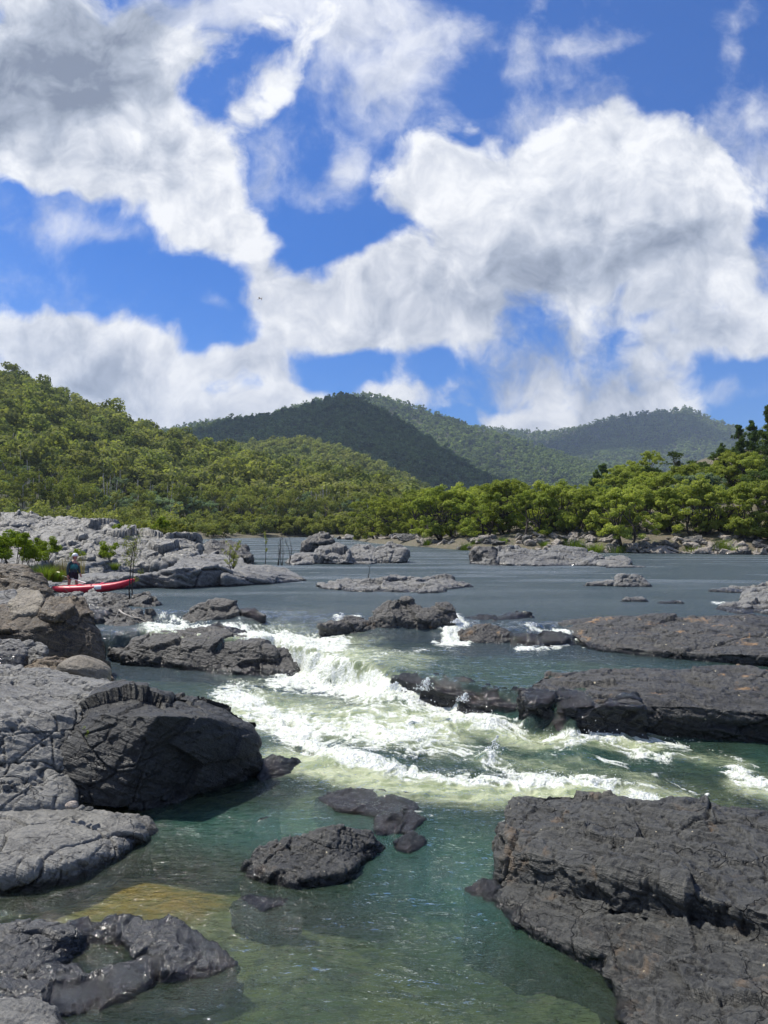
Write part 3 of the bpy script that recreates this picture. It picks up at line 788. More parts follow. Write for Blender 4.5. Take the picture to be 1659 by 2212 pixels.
rock('low dark cracked rock at the left edge near the bottom beside a rock pool', [
    [(-260, 2000, -1.08), (0, 1998, -1.08), (105, 1998, -1.12), (160, 2016, -1.2), (168, 2060, -1.3), (100, 2100, -1.2), (-260, 2110, -1.05)],
    [(-260, 2090, -1.1), (60, 2080, -1.16), (168, 2085, -1.24), (190, 2125, -1.24), (150, 2190, -1.28), (-260, 2200, -1.2)],
    [(150, 2120, -1.24), (240, 2092, -1.23), (345, 2072, -1.23), (320, 2120, -1.27), (200, 2185, -1.30), (120, 2190, -1.26)],
    [(150, 1990, -1.28), (260, 1984, -1.26), (300, 1992, -1.24), (270, 2030, -1.27), (165, 2018, -1.27)]],
    .014, M_shine, drop=-2.5, smooth=3, seed=5, s=.5, facet=.9, crack=1.1, pit=1., amp=.62)
rock('wet black low rock with glinting edge left of centre near the bottom', [
    [(262, 2010, -1.24), (290, 1988, -1.17), (358, 1980, -1.17), (425, 2015, -1.24), (512, 2084, -1.31), (440, 2110, -1.29), (350, 2096, -1.2), (285, 2050, -1.2)],
    [(270, 2040, -1.27), (350, 2075, -1.2), (410, 2096, -1.3), (370, 2105, -1.32), (300, 2075, -1.3)]],
    .013, M_shine, drop=-2.5, smooth=3, seed=6, s=.45, facet=.9, crack=1., pit=1.2, amp=.55)
rock('rounded pale grey rock cut off by the bottom left corner', [
    [(-200, 2180, -1.1), (0, 2172, -1.12), (60, 2168, -1.14), (110, 2185, -1.22), (150, 2225, -1.32), (120, 2330, -1.2), (-200, 2400, -1.0)]],
    .013, M_slab, drop=-2.5, smooth=6, seed=7, s=.6, facet=.3, crack=.5, amp=.6)
rock('small dark rugged rock standing alone in the middle of the lower pool', [
    [(530, 1868, -1.24), (560, 1832, -1.16), (640, 1812, -1.1), (700, 1826, -1.1), (790, 1850, -1.25), (760, 1878, -1.2), (690, 1894, -1.22), (640, 1900, -1.2), (590, 1884, -1.2), (540, 1886, -1.26)],
    [(655, 1806, -1.06), (735, 1788, -1.02), (798, 1800, -1.12), (832, 1832, -1.32), (800, 1852, -1.26), (710, 1828, -1.08)],
    [(600, 1868, -1.2), (620, 1905, -1.27), (700, 1904, -1.28), (690, 1870, -1.17)]],
    .0135, M_low, drop=-2.5, smooth=3, seed=8, s=.5, facet=.9, crack=1.1, pit=1.3, amp=.6)
rock('small black wet rock just right of the lone rock in the lower pool', [
    [(852, 1818, -1.24), (890, 1800, -1.2), (915, 1812, -1.26), (918, 1824, -1.3), (885, 1842, -1.3), (858, 1836, -1.3)]],
    .012, M_wet, drop=-2.5, smooth=3, seed=9, s=.35, amp=.6)
rock('dark rock barely breaking the water above the lone pool rock', [
    [(682, 1722, -1.27), (760, 1708, -1.22), (860, 1708, -1.23), (935, 1738, -1.30), (860, 1764, -1.25), (790, 1756, -1.24), (730, 1748, -1.25)],
    [(815, 1768, -1.25), (890, 1752, -1.23), (920, 1770, -1.28), (875, 1802, -1.28), (815, 1802, -1.28)]],
    .014, M_wet, drop=-2.5, smooth=4, seed=10, s=.5, amp=.5)
rock('wet black rock at the foot of the big black boulder', [
    [(560, 1640, -1.05), (600, 1632, -1.02), (645, 1640, -1.12), (668, 1664, -1.27), (610, 1690, -1.3), (560, 1690, -1.28)]],
    .015, M_wet, drop=-2.5, smooth=3, seed=12, s=.45, amp=.6)
rock('rock just under the surface right of the black boulder', [
    [(545, 1785, -1.34), (575, 1765, -1.3), (600, 1770, -1.31), (600, 1790, -1.36), (570, 1800, -1.37)]], .014, M_block, drop=-1.75, smooth=4, seed=13, s=.4, amp=.5)
rock('sunken dark rock with a glint in the pool below the lone rock', [
    [(500, 1955, -1.36), (540, 1938, -1.31), (610, 1945, -1.32), (650, 1965, -1.36), (580, 1978, -1.35)]], .014, M_wet, drop=-1.62, smooth=4, seed=14, s=.45, amp=.5)
rock('low wet rock reaching into the pool left of the great slab', [
    [(1005, 1920, -1.3), (1050, 1902, -1.24), (1085, 1915, -1.2), (1080, 1950, -1.3), (1030, 1948, -1.32)]], .013, M_wet, drop=-2.5, smooth=3, seed=15, s=.35, amp=.6)

# ---- left of the rapids
rock('long rounded dark rock between the left pool and the rapids', [
    [(262, 1416, 21.2), (288, 1384, 21.8), (350, 1364, 22.2), (450, 1364, 22.), (550, 1382, 21.2), (594, 1402, 20.4), (604, 1455, -1.1), (500, 1452, -1.12), (400, 1444, -1.1), (290, 1436, -1.1), (330, 1390, 21.4), (470, 1390, 20.9)],
    [(566, 1400, 20.9), (615, 1402, 20.7), (642, 1434, 20.3), (632, 1460, -1.1), (590, 1464, -1.2), (560, 1440, 20.)],
    [(228, 1352, 23.5), (270, 1345, 23.8), (330, 1366, 22.6), (340, 1395, 21.9), (260, 1410, 21.6), (232, 1396, 22.)],
    [(440, 1440, -1.05), (520, 1448, -1.0), (600, 1466, -1.2), (480, 1466, -1.2)]],
    .03, M_mid, drop=-1.9, smooth=4, seed=16, s=1.0, facet=.8, crack=1.2, pit=.5, amp=.68)
rock('knobbly wet black rock topping the long rock beside the white water', [
    [(438, 1362, 22.2), (470, 1350, 22.4), (522, 1357, 22.3), (566, 1380, 21.8), (540, 1394, 21.5), (450, 1382, 21.7)]],
    .024, M_wet, drop=-1.2, smooth=3, seed=17, s=.45, facet=1.2, pit=1.2, amp=.8)
rock('brown topped rock splitting the left chute', [
    [(388, 1336, -.25), (430, 1306, 24.4), (468, 1293, 24.6), (510, 1302, 24.4), (518, 1322, 24.0), (500, 1346, -.3), (418, 1348, -.3)]],
    .028, M_lip, drop=-1.3, smooth=3, seed=18, s=.6, facet=1., amp=.7)
rock('wet lobe of rock with water sliding over it right of the left chute', [
    [(500, 1316, 24.3), (548, 1316, 24.2), (572, 1332, 23.6), (560, 1354, -.5), (500, 1356, -.48)]],
    .026, M_wet, drop=-1.3, smooth=4, seed=19, s=.5, amp=.6)
rock('big peaked brown rock standing at the lip of the main fall', [
    [(796, 1334, 22.7), (838, 1304, 22.7), (858, 1292, 22.7), (884, 1292, 22.6), (912, 1310, 22.3), (900, 1348, 21.8), (950, 1380, -.5), (870, 1362, -.35), (800, 1345, -.1), (840, 1330, 22.)],
    [(905, 1318, 22.2), (940, 1306, 22.4), (968, 1299, 22.5), (982, 1312, 22.2), (978, 1345, 21.9), (955, 1384, -.55), (905, 1372, -.5), (900, 1345, 21.7)],
    [(690, 1348, -.05), (760, 1332, .06), (830, 1345, -.1), (860, 1372, -.45), (790, 1375, -.55), (710, 1370, -.55)],
    [(830, 1360, -.3), (920, 1368, -.42), (950, 1388, -.6), (860, 1384, -.58), (810, 1378, -.55)]],
    .028, M_lip, drop=-1.4, smooth=3, seed=20, s=.8, facet=1., crack=1.1, amp=.7)
rock('small dark wet rock under the right hand falls', [
    [(992, 1362, 21.2), (1045, 1348, 21.4), (1096, 1360, 21.2), (1106, 1388, -.42), (1040, 1398, -.5), (985, 1388, -.45)]],
    .026, M_lip, drop=-1.3, smooth=3, seed=21, s=.6, amp=.7)
rock('squat rock on the lip between the two right hand falls', [
    [(1064, 1336, .03), (1100, 1322, 23.2), (1150, 1325, 23.), (1158, 1352, -.2), (1080, 1364, -.3)],
    [(1000, 1334, 22.8), (1070, 1330, 22.8), (1080, 1350, -.15), (1010, 1352, -.2)]],
    .026, M_wet, drop=-1.2, smooth=3, seed=22, s=.6, amp=.6)
rock('black wet step of rock with thin falls running over it', [
    [(1100, 1370, 20.9), (1180, 1362, 21.0), (1250, 1370, 20.8), (1266, 1392, -.42), (1180, 1402, -.48), (1104, 1400, -.48)]],
    .026, M_wet, drop=-1.3, smooth=3, seed=23, s=.6, facet=1.2, amp=.75)
rock('upper right shelf of rock with orange patches and pale specks', [
    [(1195, 1338, .03), (1300, 1334, .10), (1450, 1334, .18), (1700, 1326, .28), (2300, 1320, .4), (1240, 1362, -.12), (1268, 1392, -.3), (1400, 1400, -.2), (1540, 1408, -.16), (1700, 1416, -.14), (2300, 1430, -.1)],
    [(1260, 1398, -.38), (1400, 1410, -.38), (1540, 1424, -.38), (1700, 1434, -.38), (2300, 1450, -.35), (2300, 1410, -.1), (1700, 1405, -.15), (1300, 1386, -.3)],
    [(1290, 1380, -.2), (1420, 1372, -.02), (1600, 1366, .12), (2300, 1370, .3), (2300, 1430, -.1), (1600, 1420, -.25), (1380, 1410, -.4)]],
    .03, M_up, drop=-1.2, smooth=4, seed=24, s=1.1, facet=.85, crack=1., pit=.5, lay=1.3, amp=.52, fat=-.03, st=(.7, 1., 2.))
rock('lower right shelf of rock with rusty patches above the rapids', [
    [(1180, 1452, -.37), (1300, 1444, -.36), (1480, 1450, -.36), (1700, 1448, -.25), (2300, 1440, -.1), (1112, 1500, -.42), (1128, 1528, -.64), (1250, 1532, -.66), (1350, 1538, -.68), (1450, 1543, -.68), (1560, 1548, -.68), (1700, 1553, -.66), (2300, 1575, -.6)],
    [(1450, 1484, -.38), (1600, 1470, -.3), (2300, 1470, -.1), (2300, 1540, -.5), (1650, 1520, -.55), (1440, 1510, -.53)],
    [(1110, 1545, -.97), (1300, 1560, -.97), (1500, 1570, -.97), (1700, 1578, -.97), (2300, 1590, -.95), (2300, 1560, -.7), (1700, 1555, -.75), (1200, 1530, -.75)]],
    .026, M_ledge, drop=-1.9, smooth=4, seed=25, s=1.1, facet=.85, crack=1., pit=.5, lay=1.3, amp=.52, fat=-.04, st=(.7, 1., 2.))
rock('wet black brow of rock under the second fall', [
    [(846, 1462, -.50), (920, 1450, -.40), (1050, 1474, -.42), (1150, 1490, -.44), (1160, 1535, -.72), (1040, 1520, -.72), (930, 1495, -.72), (852, 1484, -.75)],
    [(1115, 1484, 14.7), (1185, 1492, 14.7), (1200, 1512, 14.2), (1150, 1520, 14.1), (1130, 1554, 14.2), (1210, 1562, 13.9)],
    [(1185, 1494, 14.5), (1260, 1492, 14.5), (1370, 1500, 14.3), (1400, 1530, 13.6), (1290, 1518, 13.75), (1215, 1530, 13.8), (1200, 1560, 13.9), (1300, 1568, 13.7), (1400, 1572, 13.6)],
    [(858, 1490, -.95), (930, 1505, -.92), (1040, 1532, -.92), (1160, 1548, -.9), (1150, 1510, -.6), (930, 1470, -.55)]],
    .024, M_wet, drop=-2.5, smooth=4, seed=26, s=.7, facet=1.2, amp=.85, fat=.0)
rock('dark rocks at the right edge above the upper shelf', [
    [(1605, 1300, .05), (1625, 1272, 30.), (1680, 1258, 30.5), (1900, 1255, 31.), (1900, 1325, .1), (1660, 1326, .02), (1610, 1318, .02)]],
    .04, M_isl, drop=-.5, smooth=3, seed=27, s=1., amp=.8)
rock('flat low rock by the right edge with a trickle before it', [
    [(1545, 1318, -.02), (1570, 1302, .08), (1625, 1300, .1), (1650, 1322, .0), (1600, 1328, -.02)]], .035, M_isl, drop=-.5, smooth=3, seed=28, s=.7, amp=.6)
rock('thin flat rock awash right of the lone river rocks', [
    [(1530, 1276, .02), (1580, 1268, .1), (1640, 1268, .12), (1700, 1274, .1), (1620, 1280, .02)]], .045, M_isl, drop=-.5, smooth=3, seed=29, s=.8, amp=.5)
rock('low purplish rock of the pair in the open river on the right', [
    [(1256, 1266, .0), (1275, 1256, .2), (1330, 1256, .22), (1345, 1266, .02)]], .045, M_isl, drop=-.5, smooth=3, seed=30, s=.8, amp=.7)
rock('taller grey rock of the pair in the open river on the right', [
    [(1325, 1262, .1), (1335, 1244, 35.4), (1380, 1242, 35.4), (1400, 1256, 35.), (1412, 1268, .0), (1330, 1268, .0)]], .045, M_isl, drop=-.5, smooth=3, seed=31, s=.8, amp=.7)
rock('tiny rock tip poking from the river above the upper shelf', [
    [(1340, 1300, .0), (1352, 1292, .12), (1385, 1291, .12), (1398, 1300, .0)]], .035, M_isl, drop=-.4, smooth=2, seed=32, s=.6, amp=.6)
rock('tiny flat rock just right of the rock tip above the upper shelf', [
    [(1418, 1304, .0), (1432, 1298, .07), (1470, 1297, .07), (1478, 1304, .0)]], .035, M_isl, drop=-.4, smooth=2, seed=33, s=.6, amp=.5)

# ---- middle distance
rock('long flat grey rock in midstream', [
    [(690, 1264, .06), (760, 1256, .22), (850, 1248, .34), (905, 1250, .34), (930, 1266, .2), (900, 1280, .0), (760, 1278, .0), (700, 1272, .0)],
    [(880, 1256, .2), (940, 1246, .30), (1000, 1256, .22), (1024, 1268, .0), (930, 1276, .0)],
    [(915, 1264, .25), (945, 1262, .25), (962, 1280, .0), (905, 1282, .0)]],
    .045, M_isl, drop=-.6, smooth=3, seed=34, s=1.1, facet=1., amp=.7)
rock('rock island with a rounded black top left of midstream', [
    [(622, 1214, .05), (640, 1198, .35), (690, 1196, .4), (700, 1218, .0), (630, 1221, .0)],
    [(676, 1196, 57.), (690, 1181, 58.), (730, 1176, 59.), (748, 1184, 58.), (754, 1204, 56.), (740, 1219, .0), (680, 1218, .0)]],
    .065, M_isl, drop=-.6, smooth=3, seed=35, s=1.4, facet=1.1, crack=1.2, amp=.8)
rock('blocky grey rock island right of the black topped one', [
    [(748, 1200, 60.), (760, 1180, 62.), (800, 1176, 63.), (830, 1196, 61.), (800, 1219, .0), (752, 1219, .0)],
    [(815, 1186, 60.), (840, 1174, 62.), (868, 1178, 62.), (876, 1192, 59.), (874, 1212, .05), (860, 1217, .0), (812, 1217, .0)]],
    .065, M_isl, drop=-.6, smooth=3, seed=36, s=1.4, facet=1.1, crack=1.2, amp=.8)
rock('rugged brown rock at the far river bend', [
    [(655, 1176, 84.), (668, 1160, 86.), (690, 1158, 88.), (705, 1150, 88.), (716, 1166, 85.), (714, 1180, .1), (660, 1182, .1)]], .09, M_lip, drop=-.6, smooth=2, seed=37, s=1.5, facet=1.3, amp=.9)
rock('dark blunt rock at the left end of the right hand island', [
    [(1018, 1204, .1), (1022, 1188, 57.), (1052, 1182, 58.), (1072, 1190, 57.), (1070, 1212, 55.), (1022, 1212, .0)]], .06, M_mid, drop=-.6, smooth=3, seed=38, s=1.2, amp=.7)
rock('long grey layered rock island before the right bank', [
    [(1020, 1216, .05), (1060, 1192, 58.), (1105, 1178, 60.), (1140, 1184, 60.), (1168, 1196, 58.), (1150, 1222, .0), (1040, 1221, .0)],
    [(1140, 1204, 57.), (1170, 1188, 60.), (1210, 1178, 61.), (1256, 1186, 60.), (1298, 1200, 58.), (1300, 1222, .0), (1150, 1223, .0)],
    [(1250, 1208, 56.), (1290, 1198, 57.), (1305, 1220, .0), (1260, 1223, .0)]],
    .065, M_isl, drop=-.6, smooth=3, seed=39, s=1.4, facet=1., crack=1.1, amp=.75, st=(.6, 1, 2.6))
rock('pale rounded rock ending the right hand island', [
    [(1290, 1212, .3), (1318, 1202, 57.), (1348, 1202, 57.), (1362, 1212, .25), (1355, 1224, .0), (1295, 1224, .0)],
    [(1310, 1226, .02), (1350, 1220, .1), (1395, 1226, .0)]], .055, M_pale, drop=-.5, smooth=4, seed=40, s=1., facet=.6, amp=.6)
rock('layered grey rock ledge sloping into the river behind the kayak', [
    [(240, 1262, .05), (300, 1244, .45), (380, 1228, .9), (470, 1222, .95), (520, 1240, .5), (480, 1266, .0), (330, 1268, .0), (250, 1266, .0)],
    [(360, 1228, 41.), (400, 1205, 45.), (460, 1196, 48.), (520, 1205, 46.), (545, 1222, 43.), (500, 1245, 39.), (380, 1240, 39.)],
    [(480, 1244, .5), (530, 1222, 42.), (590, 1222, 42.), (630, 1238, 40.), (660, 1254, .0), (560, 1264, .0), (490, 1266, .0)],
    [(100, 1262, .05), (160, 1240, .5), (260, 1232, .75), (330, 1236, .7), (330, 1262, .1), (230, 1272, .0), (110, 1280, .0)]],
    .05, M_isl, drop=-.7, smooth=3, seed=41, s=2.4, facet=.8, crack=1.2, round=.4, pit=.1, lay=1.6, amp=.5, fat=.02, st=(.6, 1, 2.6))
rock('black jagged rock beyond the layered ledge', [
    [(432, 1186, 60.), (455, 1170, 62.), (485, 1168, 63.), (520, 1178, 62.), (548, 1196, 58.), (540, 1204, 56.), (440, 1200, 56.)]], .07, M_mid, drop=-.4, smooth=2, seed=42, s=1.2, facet=1.2, amp=.9)
rock('tall pale rock outcrop with a sheer grey face above the ledge', [
    [(180, 1190, 46.), (200, 1162, 49.), (250, 1142, 54.), (320, 1146, 56.), (355, 1160, 53.), (330, 1222, 45.), (240, 1236, 43.), (190, 1222, 44.)],
    [(320, 1168, 50.), (360, 1158, 53.), (415, 1158, 53.), (432, 1176, 50.), (425, 1196, 47.), (380, 1216, 45.5), (352, 1224, 44.5), (300, 1222, 44.5)]],
    .06, M_pale, drop=-.3, smooth=2, seed=43, s=2.6, facet=1.3, crack=1.8, round=.25, pit=.0, lay=1.0, amp=.6, st=(1.3, 1, .8))
rock('pale jagged rock crest along the left edge below the forest', [
    [(-300, 1120, 66.), (0, 1118, 64.), (60, 1112, 63.), (110, 1128, 60.), (120, 1190, 50.), (0, 1200, 48.), (-300, 1200, 48.)],
    [(90, 1126, 62.), (150, 1116, 62.), (200, 1122, 62.), (250, 1140, 58.), (230, 1180, 50.), (100, 1190, 48.)]],
    .07, M_pale, drop=-.3, smooth=2, seed=44, s=2.8, facet=1.3, crack=1.8, round=.3, pit=.0, lay=1.2, amp=.7, st=(1.2, 1, .9))
rock('broken grey rock slope between the shrubs and the tall outcrop', [
    [(110, 1196, 45.), (150, 1178, 48.), (210, 1180, 48.), (235, 1210, 43.), (180, 1226, 40.), (100, 1222, 40.)],
    [(-200, 1180, 50.), (60, 1176, 50.), (120, 1200, 44.), (80, 1222, 38.), (-200, 1225, 38.)]],
    .06, M_pale, drop=-.3, smooth=2, seed=45, s=1.8, facet=1.3, crack=1.4, round=.5, pit=.2, amp=.8)

# ---- left boulders
rock('massive dark boulder with a brown top at the left edge', [
    [(-250, 1310, 19.6), (0, 1334, 19.3), (60, 1318, 19.8), (150, 1305, 20.0), (196, 1320, 19.8), (222, 1360, 19.8), (233, 1420, 19.6), (225, 1445, 19.4), (120, 1452, 18.6), (0, 1440, 18.2), (-250, 1440, 18.), (90, 1350, 18.9), (0, 1365, 18.5), (120, 1306, 21.5), (-100, 1312, 22.), (200, 1400, 19.2)],
    [(130, 1296, 20.), (180, 1290, 20.6), (206, 1330, 20.), (190, 1370, 19.4), (140, 1340, 19.2)]],
    .03, M_brown, drop=-2.5, smooth=3, seed=46, s=2.0, facet=.8, crack=.8, round=.5, amp=.5, fat=.03)
rock('sloping dark boulder behind the brown topped one', [
    [(-250, 1235, 25.), (0, 1222, 25.), (55, 1226, 25.), (84, 1262, 24.6), (112, 1304, 24.), (60, 1310, 23.4), (-250, 1310, 23.)]],
    .036, M_brown, drop=-.8, smooth=3, seed=47, s=2.0, round=.5, facet=.8, amp=.5)
for lab, ch, mt in (
    ('tan rounded boulder on top of the massive brown one', [(20, 1300, 19.9), (50, 1276, 20.6), (84, 1278, 20.6), (94, 1296, 20.), (80, 1322, 19.4), (30, 1330, 19.2)], M_round),
    ('smaller tan boulder tucked behind on the massive brown one', [(16, 1298, 20.9), (44, 1272, 21.4), (70, 1274, 21.4), (80, 1300, 20.6), (50, 1312, 20.4)], M_round),
    ('grey boulder at the left edge on the massive brown one', [(-30, 1300, 20.), (0, 1280, 20.6), (30, 1276, 20.8), (42, 1296, 20.2), (20, 1316, 19.6)], M_isl),
    ('brown block on the right shoulder of the massive boulder', [(84, 1318, 19.3), (110, 1290, 20.), (150, 1288, 20.2), (160, 1310, 19.6), (120, 1332, 19.)], M_brown)):
    rock(lab, [ch], .026, mt, drop=.35, smooth=5, seed=len(lab), s=.6, facet=.6, crack=.5, amp=.6, name='boulder', cat='boulder')
rock('squared grey boulder leaning at the left edge below the massive one', [
    [(-200, 1380, 16.4), (0, 1384, 16.2), (44, 1382, 16.3), (56, 1410, 16.), (40, 1440, 15.6), (-200, 1450, 15.4)]], .024, M_isl, drop=-.7, smooth=4, seed=50, s=.7, facet=.7, amp=.6, name='boulder', cat='boulder')
rock('small pale lit boulder beside the squared one', [
    [(44, 1400, 16.9), (60, 1384, 17.), (92, 1390, 17.), (100, 1404, 16.8), (84, 1438, 16.4), (60, 1436, 16.4)]], .022, M_slab, drop=-.5, smooth=4, seed=51, s=.5, amp=.7, name='boulder', cat='boulder')
rock('low dark rocks in the shade between the boulders and the round stone', [
    [(60, 1450, 15.5), (100, 1424, 16.6), (180, 1430, 17.), (230, 1450, 17.), (240, 1470, 16.), (60, 1470, 15.)]], .024, M_brown, drop=-1., smooth=3, seed=52, s=.7, amp=.8)
rock('cluster of dark rocks right of the kayak where the dead branch lies', [
    [(206, 1306, 27.), (232, 1286, 28.), (268, 1284, 28.5), (290, 1300, 27.), (260, 1320, 25.), (215, 1330, 24.6)],
    [(285, 1300, 27.), (300, 1282, 28.), (322, 1278, 28.2), (332, 1296, 27.4), (345, 1304, 26.6), (330, 1316, 26.), (290, 1320, 25.6)],
    [(225, 1330, 24.6), (270, 1316, 25.4), (320, 1322, 25.), (332, 1345, 24.2), (290, 1352, 23.6), (230, 1352, 23.4)],
    [(310, 1338, 24.4), (326, 1328, 24.6), (334, 1345, 24.2), (326, 1360, 23.6), (308, 1352, 23.8)]],
    .03, M_mid, drop=-1., smooth=2, seed=53, s=.7, facet=1.4, crack=1.2, amp=.95)
rock('jumbled grey rocks below the kayak by the boulders', [
    [(100, 1300, 27.), (130, 1284, 29.), (170, 1282, 29.), (190, 1300, 27.4), (150, 1312, 26.)],
    [(172, 1306, 26.6), (186, 1284, 28.), (214, 1278, 28.4), (226, 1294, 27.2), (200, 1312, 26.)],
    [(150, 1318, 25.), (200, 1312, 25.6), (236, 1330, 24.8), (220, 1350, 23.6), (160, 1350, 23.)]],
    .03, M_isl, drop=-.8, smooth=3, seed=54, s=.7, facet=1.2, amp=.8)

# ---- the round boulder and the pebbles
def ball(label, px, py, d, rx, ry, rz, mat, seed, amp=.5, rz_=0., shape=(0, 0), name='boulder', lift=0.):
    bm = bmesh.new(); bmesh.ops.create_icosphere(bm, subdivisions=6 if rx > .15 else 4, radius=1.)
    me = bm_mesh(name, bm, mat)
    n = len(me.vertices); c = np.empty(n * 3, np.float32); me.vertices.foreach_get('co', c); c = c.reshape(-1, 3)
    c *= (1 + .13 * perlin(c * 1.1 + seed) + .04 * perlin(c * 2.7 + seed))[:, None]
    c[:, 0] += shape[0] * c[:, 2] * -.35
    c[:, 2] = np.where(c[:, 2] < -.35, -.35 + (c[:, 2] + .35) * .35, c[:, 2])
    c *= (rx, ry, rz)
    c *= (1 + .008 * fbm(c * 12 / max(rx, .1), 3) * amp)[:, None]
    me.vertices.foreach_set('co', c.ravel()); me.update()
    o = link(name, me); o.location = W(px, py, d); o.rotation_euler = (0, 0, rz_)
    o.location.z += lift
    return tag(o, label, 'boulder' if name == 'boulder' else 'pebble', None)
ball('smooth round brown boulder resting on the slab beside the pool', 185, 1452, 14.2, .46, .40, .33, M_round, 3, shape=(1, 0), lift=-.02)
ball('pinkish egg shaped pebble at the foot of the black boulder', 155, 1742, 9.75, .085, .07, .06, M_peb, 5, name='pebble', lift=.01)
ball('small grey pebble beside the pinkish one', 177, 1747, 9.7, .04, .04, .035, M_slab, 6, name='pebble', lift=.01)
ball('flat dark pebble, farthest right of the pebbles under the boulder', 193, 1749, 9.65, .055, .05, .03, M_low, 7, name='pebble', lift=.01)
# ------------------------------------------------------------------ foliage and bark
def leaf_mat(name, base, alt, var=.25, attr=False, trans=.42):
    m, nt, out = mat_new(name); g = N(nt)
    if attr: rnd = g.attr('tint')
    else: rnd = g.new('ShaderNodeObjectInfo').outputs['Random']
    pos = g.new('ShaderNodeNewGeometry').outputs['Position']
    n = g.noise(pos, .9, 3, .6)
    rnd2 = g.math('FRACT', g.math('MULTIPLY', rnd, 7.31))
    col = g.mix(g.math('ADD', g.math('MULTIPLY', rnd, .65), g.math('MULTIPLY', g.ramp(n, .35, .65), .35)), base, alt)
    sc_ = g.new('ShaderNodeVectorMath', operation='SCALE'); g.L(col, sc_.inputs[0])
    g.L(g.math('ADD', 1 - var, g.math('MULTIPLY', rnd2, 2 * var)), sc_.inputs['Scale'])
    d = g.new('ShaderNodeBsdfDiffuse'); g.L(sc_.outputs[0], d.inputs[0])
    t = g.new('ShaderNodeBsdfTranslucent'); g.L(g.mix(1., sc_.outputs[0], (1.15, 1.25, .55, 1), 'MULTIPLY'), t.inputs[0])
    g.L(g.mixs(trans, d.outputs[0], t.outputs[0]), out.inputs[0])
    return m
M_gum = leaf_mat('gum_leaves', (.16, .20, .06, 1), (.30, .30, .10, 1))
M_gumb = leaf_mat('blue_gum_leaves', (.18, .25, .16, 1), (.27, .33, .23, 1))
M_dark = leaf_mat('dark_leaves', (.08, .125, .045, 1), (.13, .18, .065, 1))
M_bright = leaf_mat('river_tree_leaves', (.21, .26, .06, 1), (.38, .41, .10, 1), .2)
M_olive = leaf_mat('olive_shrub_leaves', (.20, .22, .055, 1), (.31, .32, .09, 1), .25)
M_lime = leaf_mat('fresh_shrub_leaves', (.16, .22, .03, 1), (.26, .32, .05, 1), .15)
M_grass = leaf_mat('grass_blades', (.12, .19, .03, 1), (.2, .25, .05, 1), .2)
M_dry = leaf_mat('dry_grass_blades', (.18, .14, .07, 1), (.26, .21, .11, 1), .2)
M_for = leaf_mat('forest_leaves', (.16, .20, .075, 1), (.32, .32, .12, 1), .3, attr=True)
M_forfar = leaf_mat('far_forest_leaves', (.15, .20, .095, 1), (.26, .31, .13, 1), .25, attr=True)
M_bark = simple_mat('pale_bark', (.48, .44, .38), .8, var=.35, bump=.4, bscale=12, vscale=2.)
M_barkd = simple_mat('dark_bark', (.055, .045, .036), .85, var=.35, bump=.5, bscale=12, vscale=2.)
M_barkg = simple_mat('grey_bark', (.16, .14, .12), .85, var=.3, bump=.4, bscale=12, vscale=2.)

def leaves(centres, radii, n, size, rg, flat=.75, up=.5, aspect=.6):
    """quads scattered through clumps; they face roughly outwards so a clump has a lit and a dark side"""
    C = np.repeat(np.asarray(centres, float), n, 0); Rr = np.repeat(np.asarray(radii, float), n)
    d = rg.normal(size=(len(C), 3)); d /= np.linalg.norm(d, axis=1)[:, None]
    rad = Rr * rg.uniform(.35, 1., len(C)) ** .6
    P = C + d * rad[:, None] * np.array([1, 1, flat])
    nn = d * .8 + rg.normal(size=d.shape) * .55 + np.array([0, 0, up]); nn /= np.linalg.norm(nn, axis=1)[:, None]
    a = np.cross(nn, rg.normal(size=nn.shape)); a /= np.linalg.norm(a, axis=1)[:, None]
    b = np.cross(nn, a)
    s = size * rg.uniform(.6, 1.35, len(C))
    a *= s[:, None]; b *= (s * aspect)[:, None]
    V = np.stack([P - a, P + b * .9, P + a, P - b * .9], 1).reshape(-1, 3)
    return V, np.arange(len(V)).reshape(-1, 4)

def limb(p0, p1, r0, r1, rg, bend=.15, m=6, n=5):
    t = np.linspace(0, 1, m)[:, None]
    L = np.linalg.norm(np.array(p1) - p0)
    path = np.array(p0) * (1 - t) + np.array(p1) * t
    w = rg.normal(size=3) * bend * L
    path = path + np.sin(t * math.pi) * w + np.cumsum(rg.normal(size=(m, 3)) * bend * L * .12, 0) * (t > 0)
    return tube(path, np.linspace(r0, r1, m), n), path

def tree_gum(seed, h=13., lean=.05, nleaf=42, size=.26, spread=.28):
    rg = np.random.RandomState(seed)
    top = np.array([rg.normal() * lean * h, rg.normal() * lean * h, h * .62])
    (tb, path) = limb((0, 0, -.6), top, h * .017, h * .008, rg, .03, 8, 6)
    parts = [tb]; cen = []; rad = []
    for k in range(rg.randint(7, 11)):
        i = rg.randint(3, 8); p = path[min(i, 7)]
        a = rg.uniform(0, 2 * math.pi); ln = h * rg.uniform(.18, .36)
        e = p + np.array([math.cos(a) * ln * spread * 2.4, math.sin(a) * ln * spread * 2.4, ln * rg.uniform(.55, 1.1)])
        e[2] = min(e[2], h * .97)
        t, pp = limb(p, e, h * .006, h * .002, rg, .14, 5, 4); parts.append(t)
        for q in range(rg.randint(2, 5)):
            c = e + rg.normal(size=3) * h * .055 * np.array([1, 1, .6]); cen.append(c); rad.append(h * rg.uniform(.045, .085))
        if rg.rand() < .5: cen.append(pp[3] + rg.normal(size=3) * h * .03); rad.append(h * .05)
    cen.append(top + (0, 0, h * .27)); rad.append(h * .075); cen.append(top + (rg.normal() * .4, 0, h * .18)); rad.append(h * .09)
    return join(parts), leaves(cen, rad, nleaf, size, rg, .7)

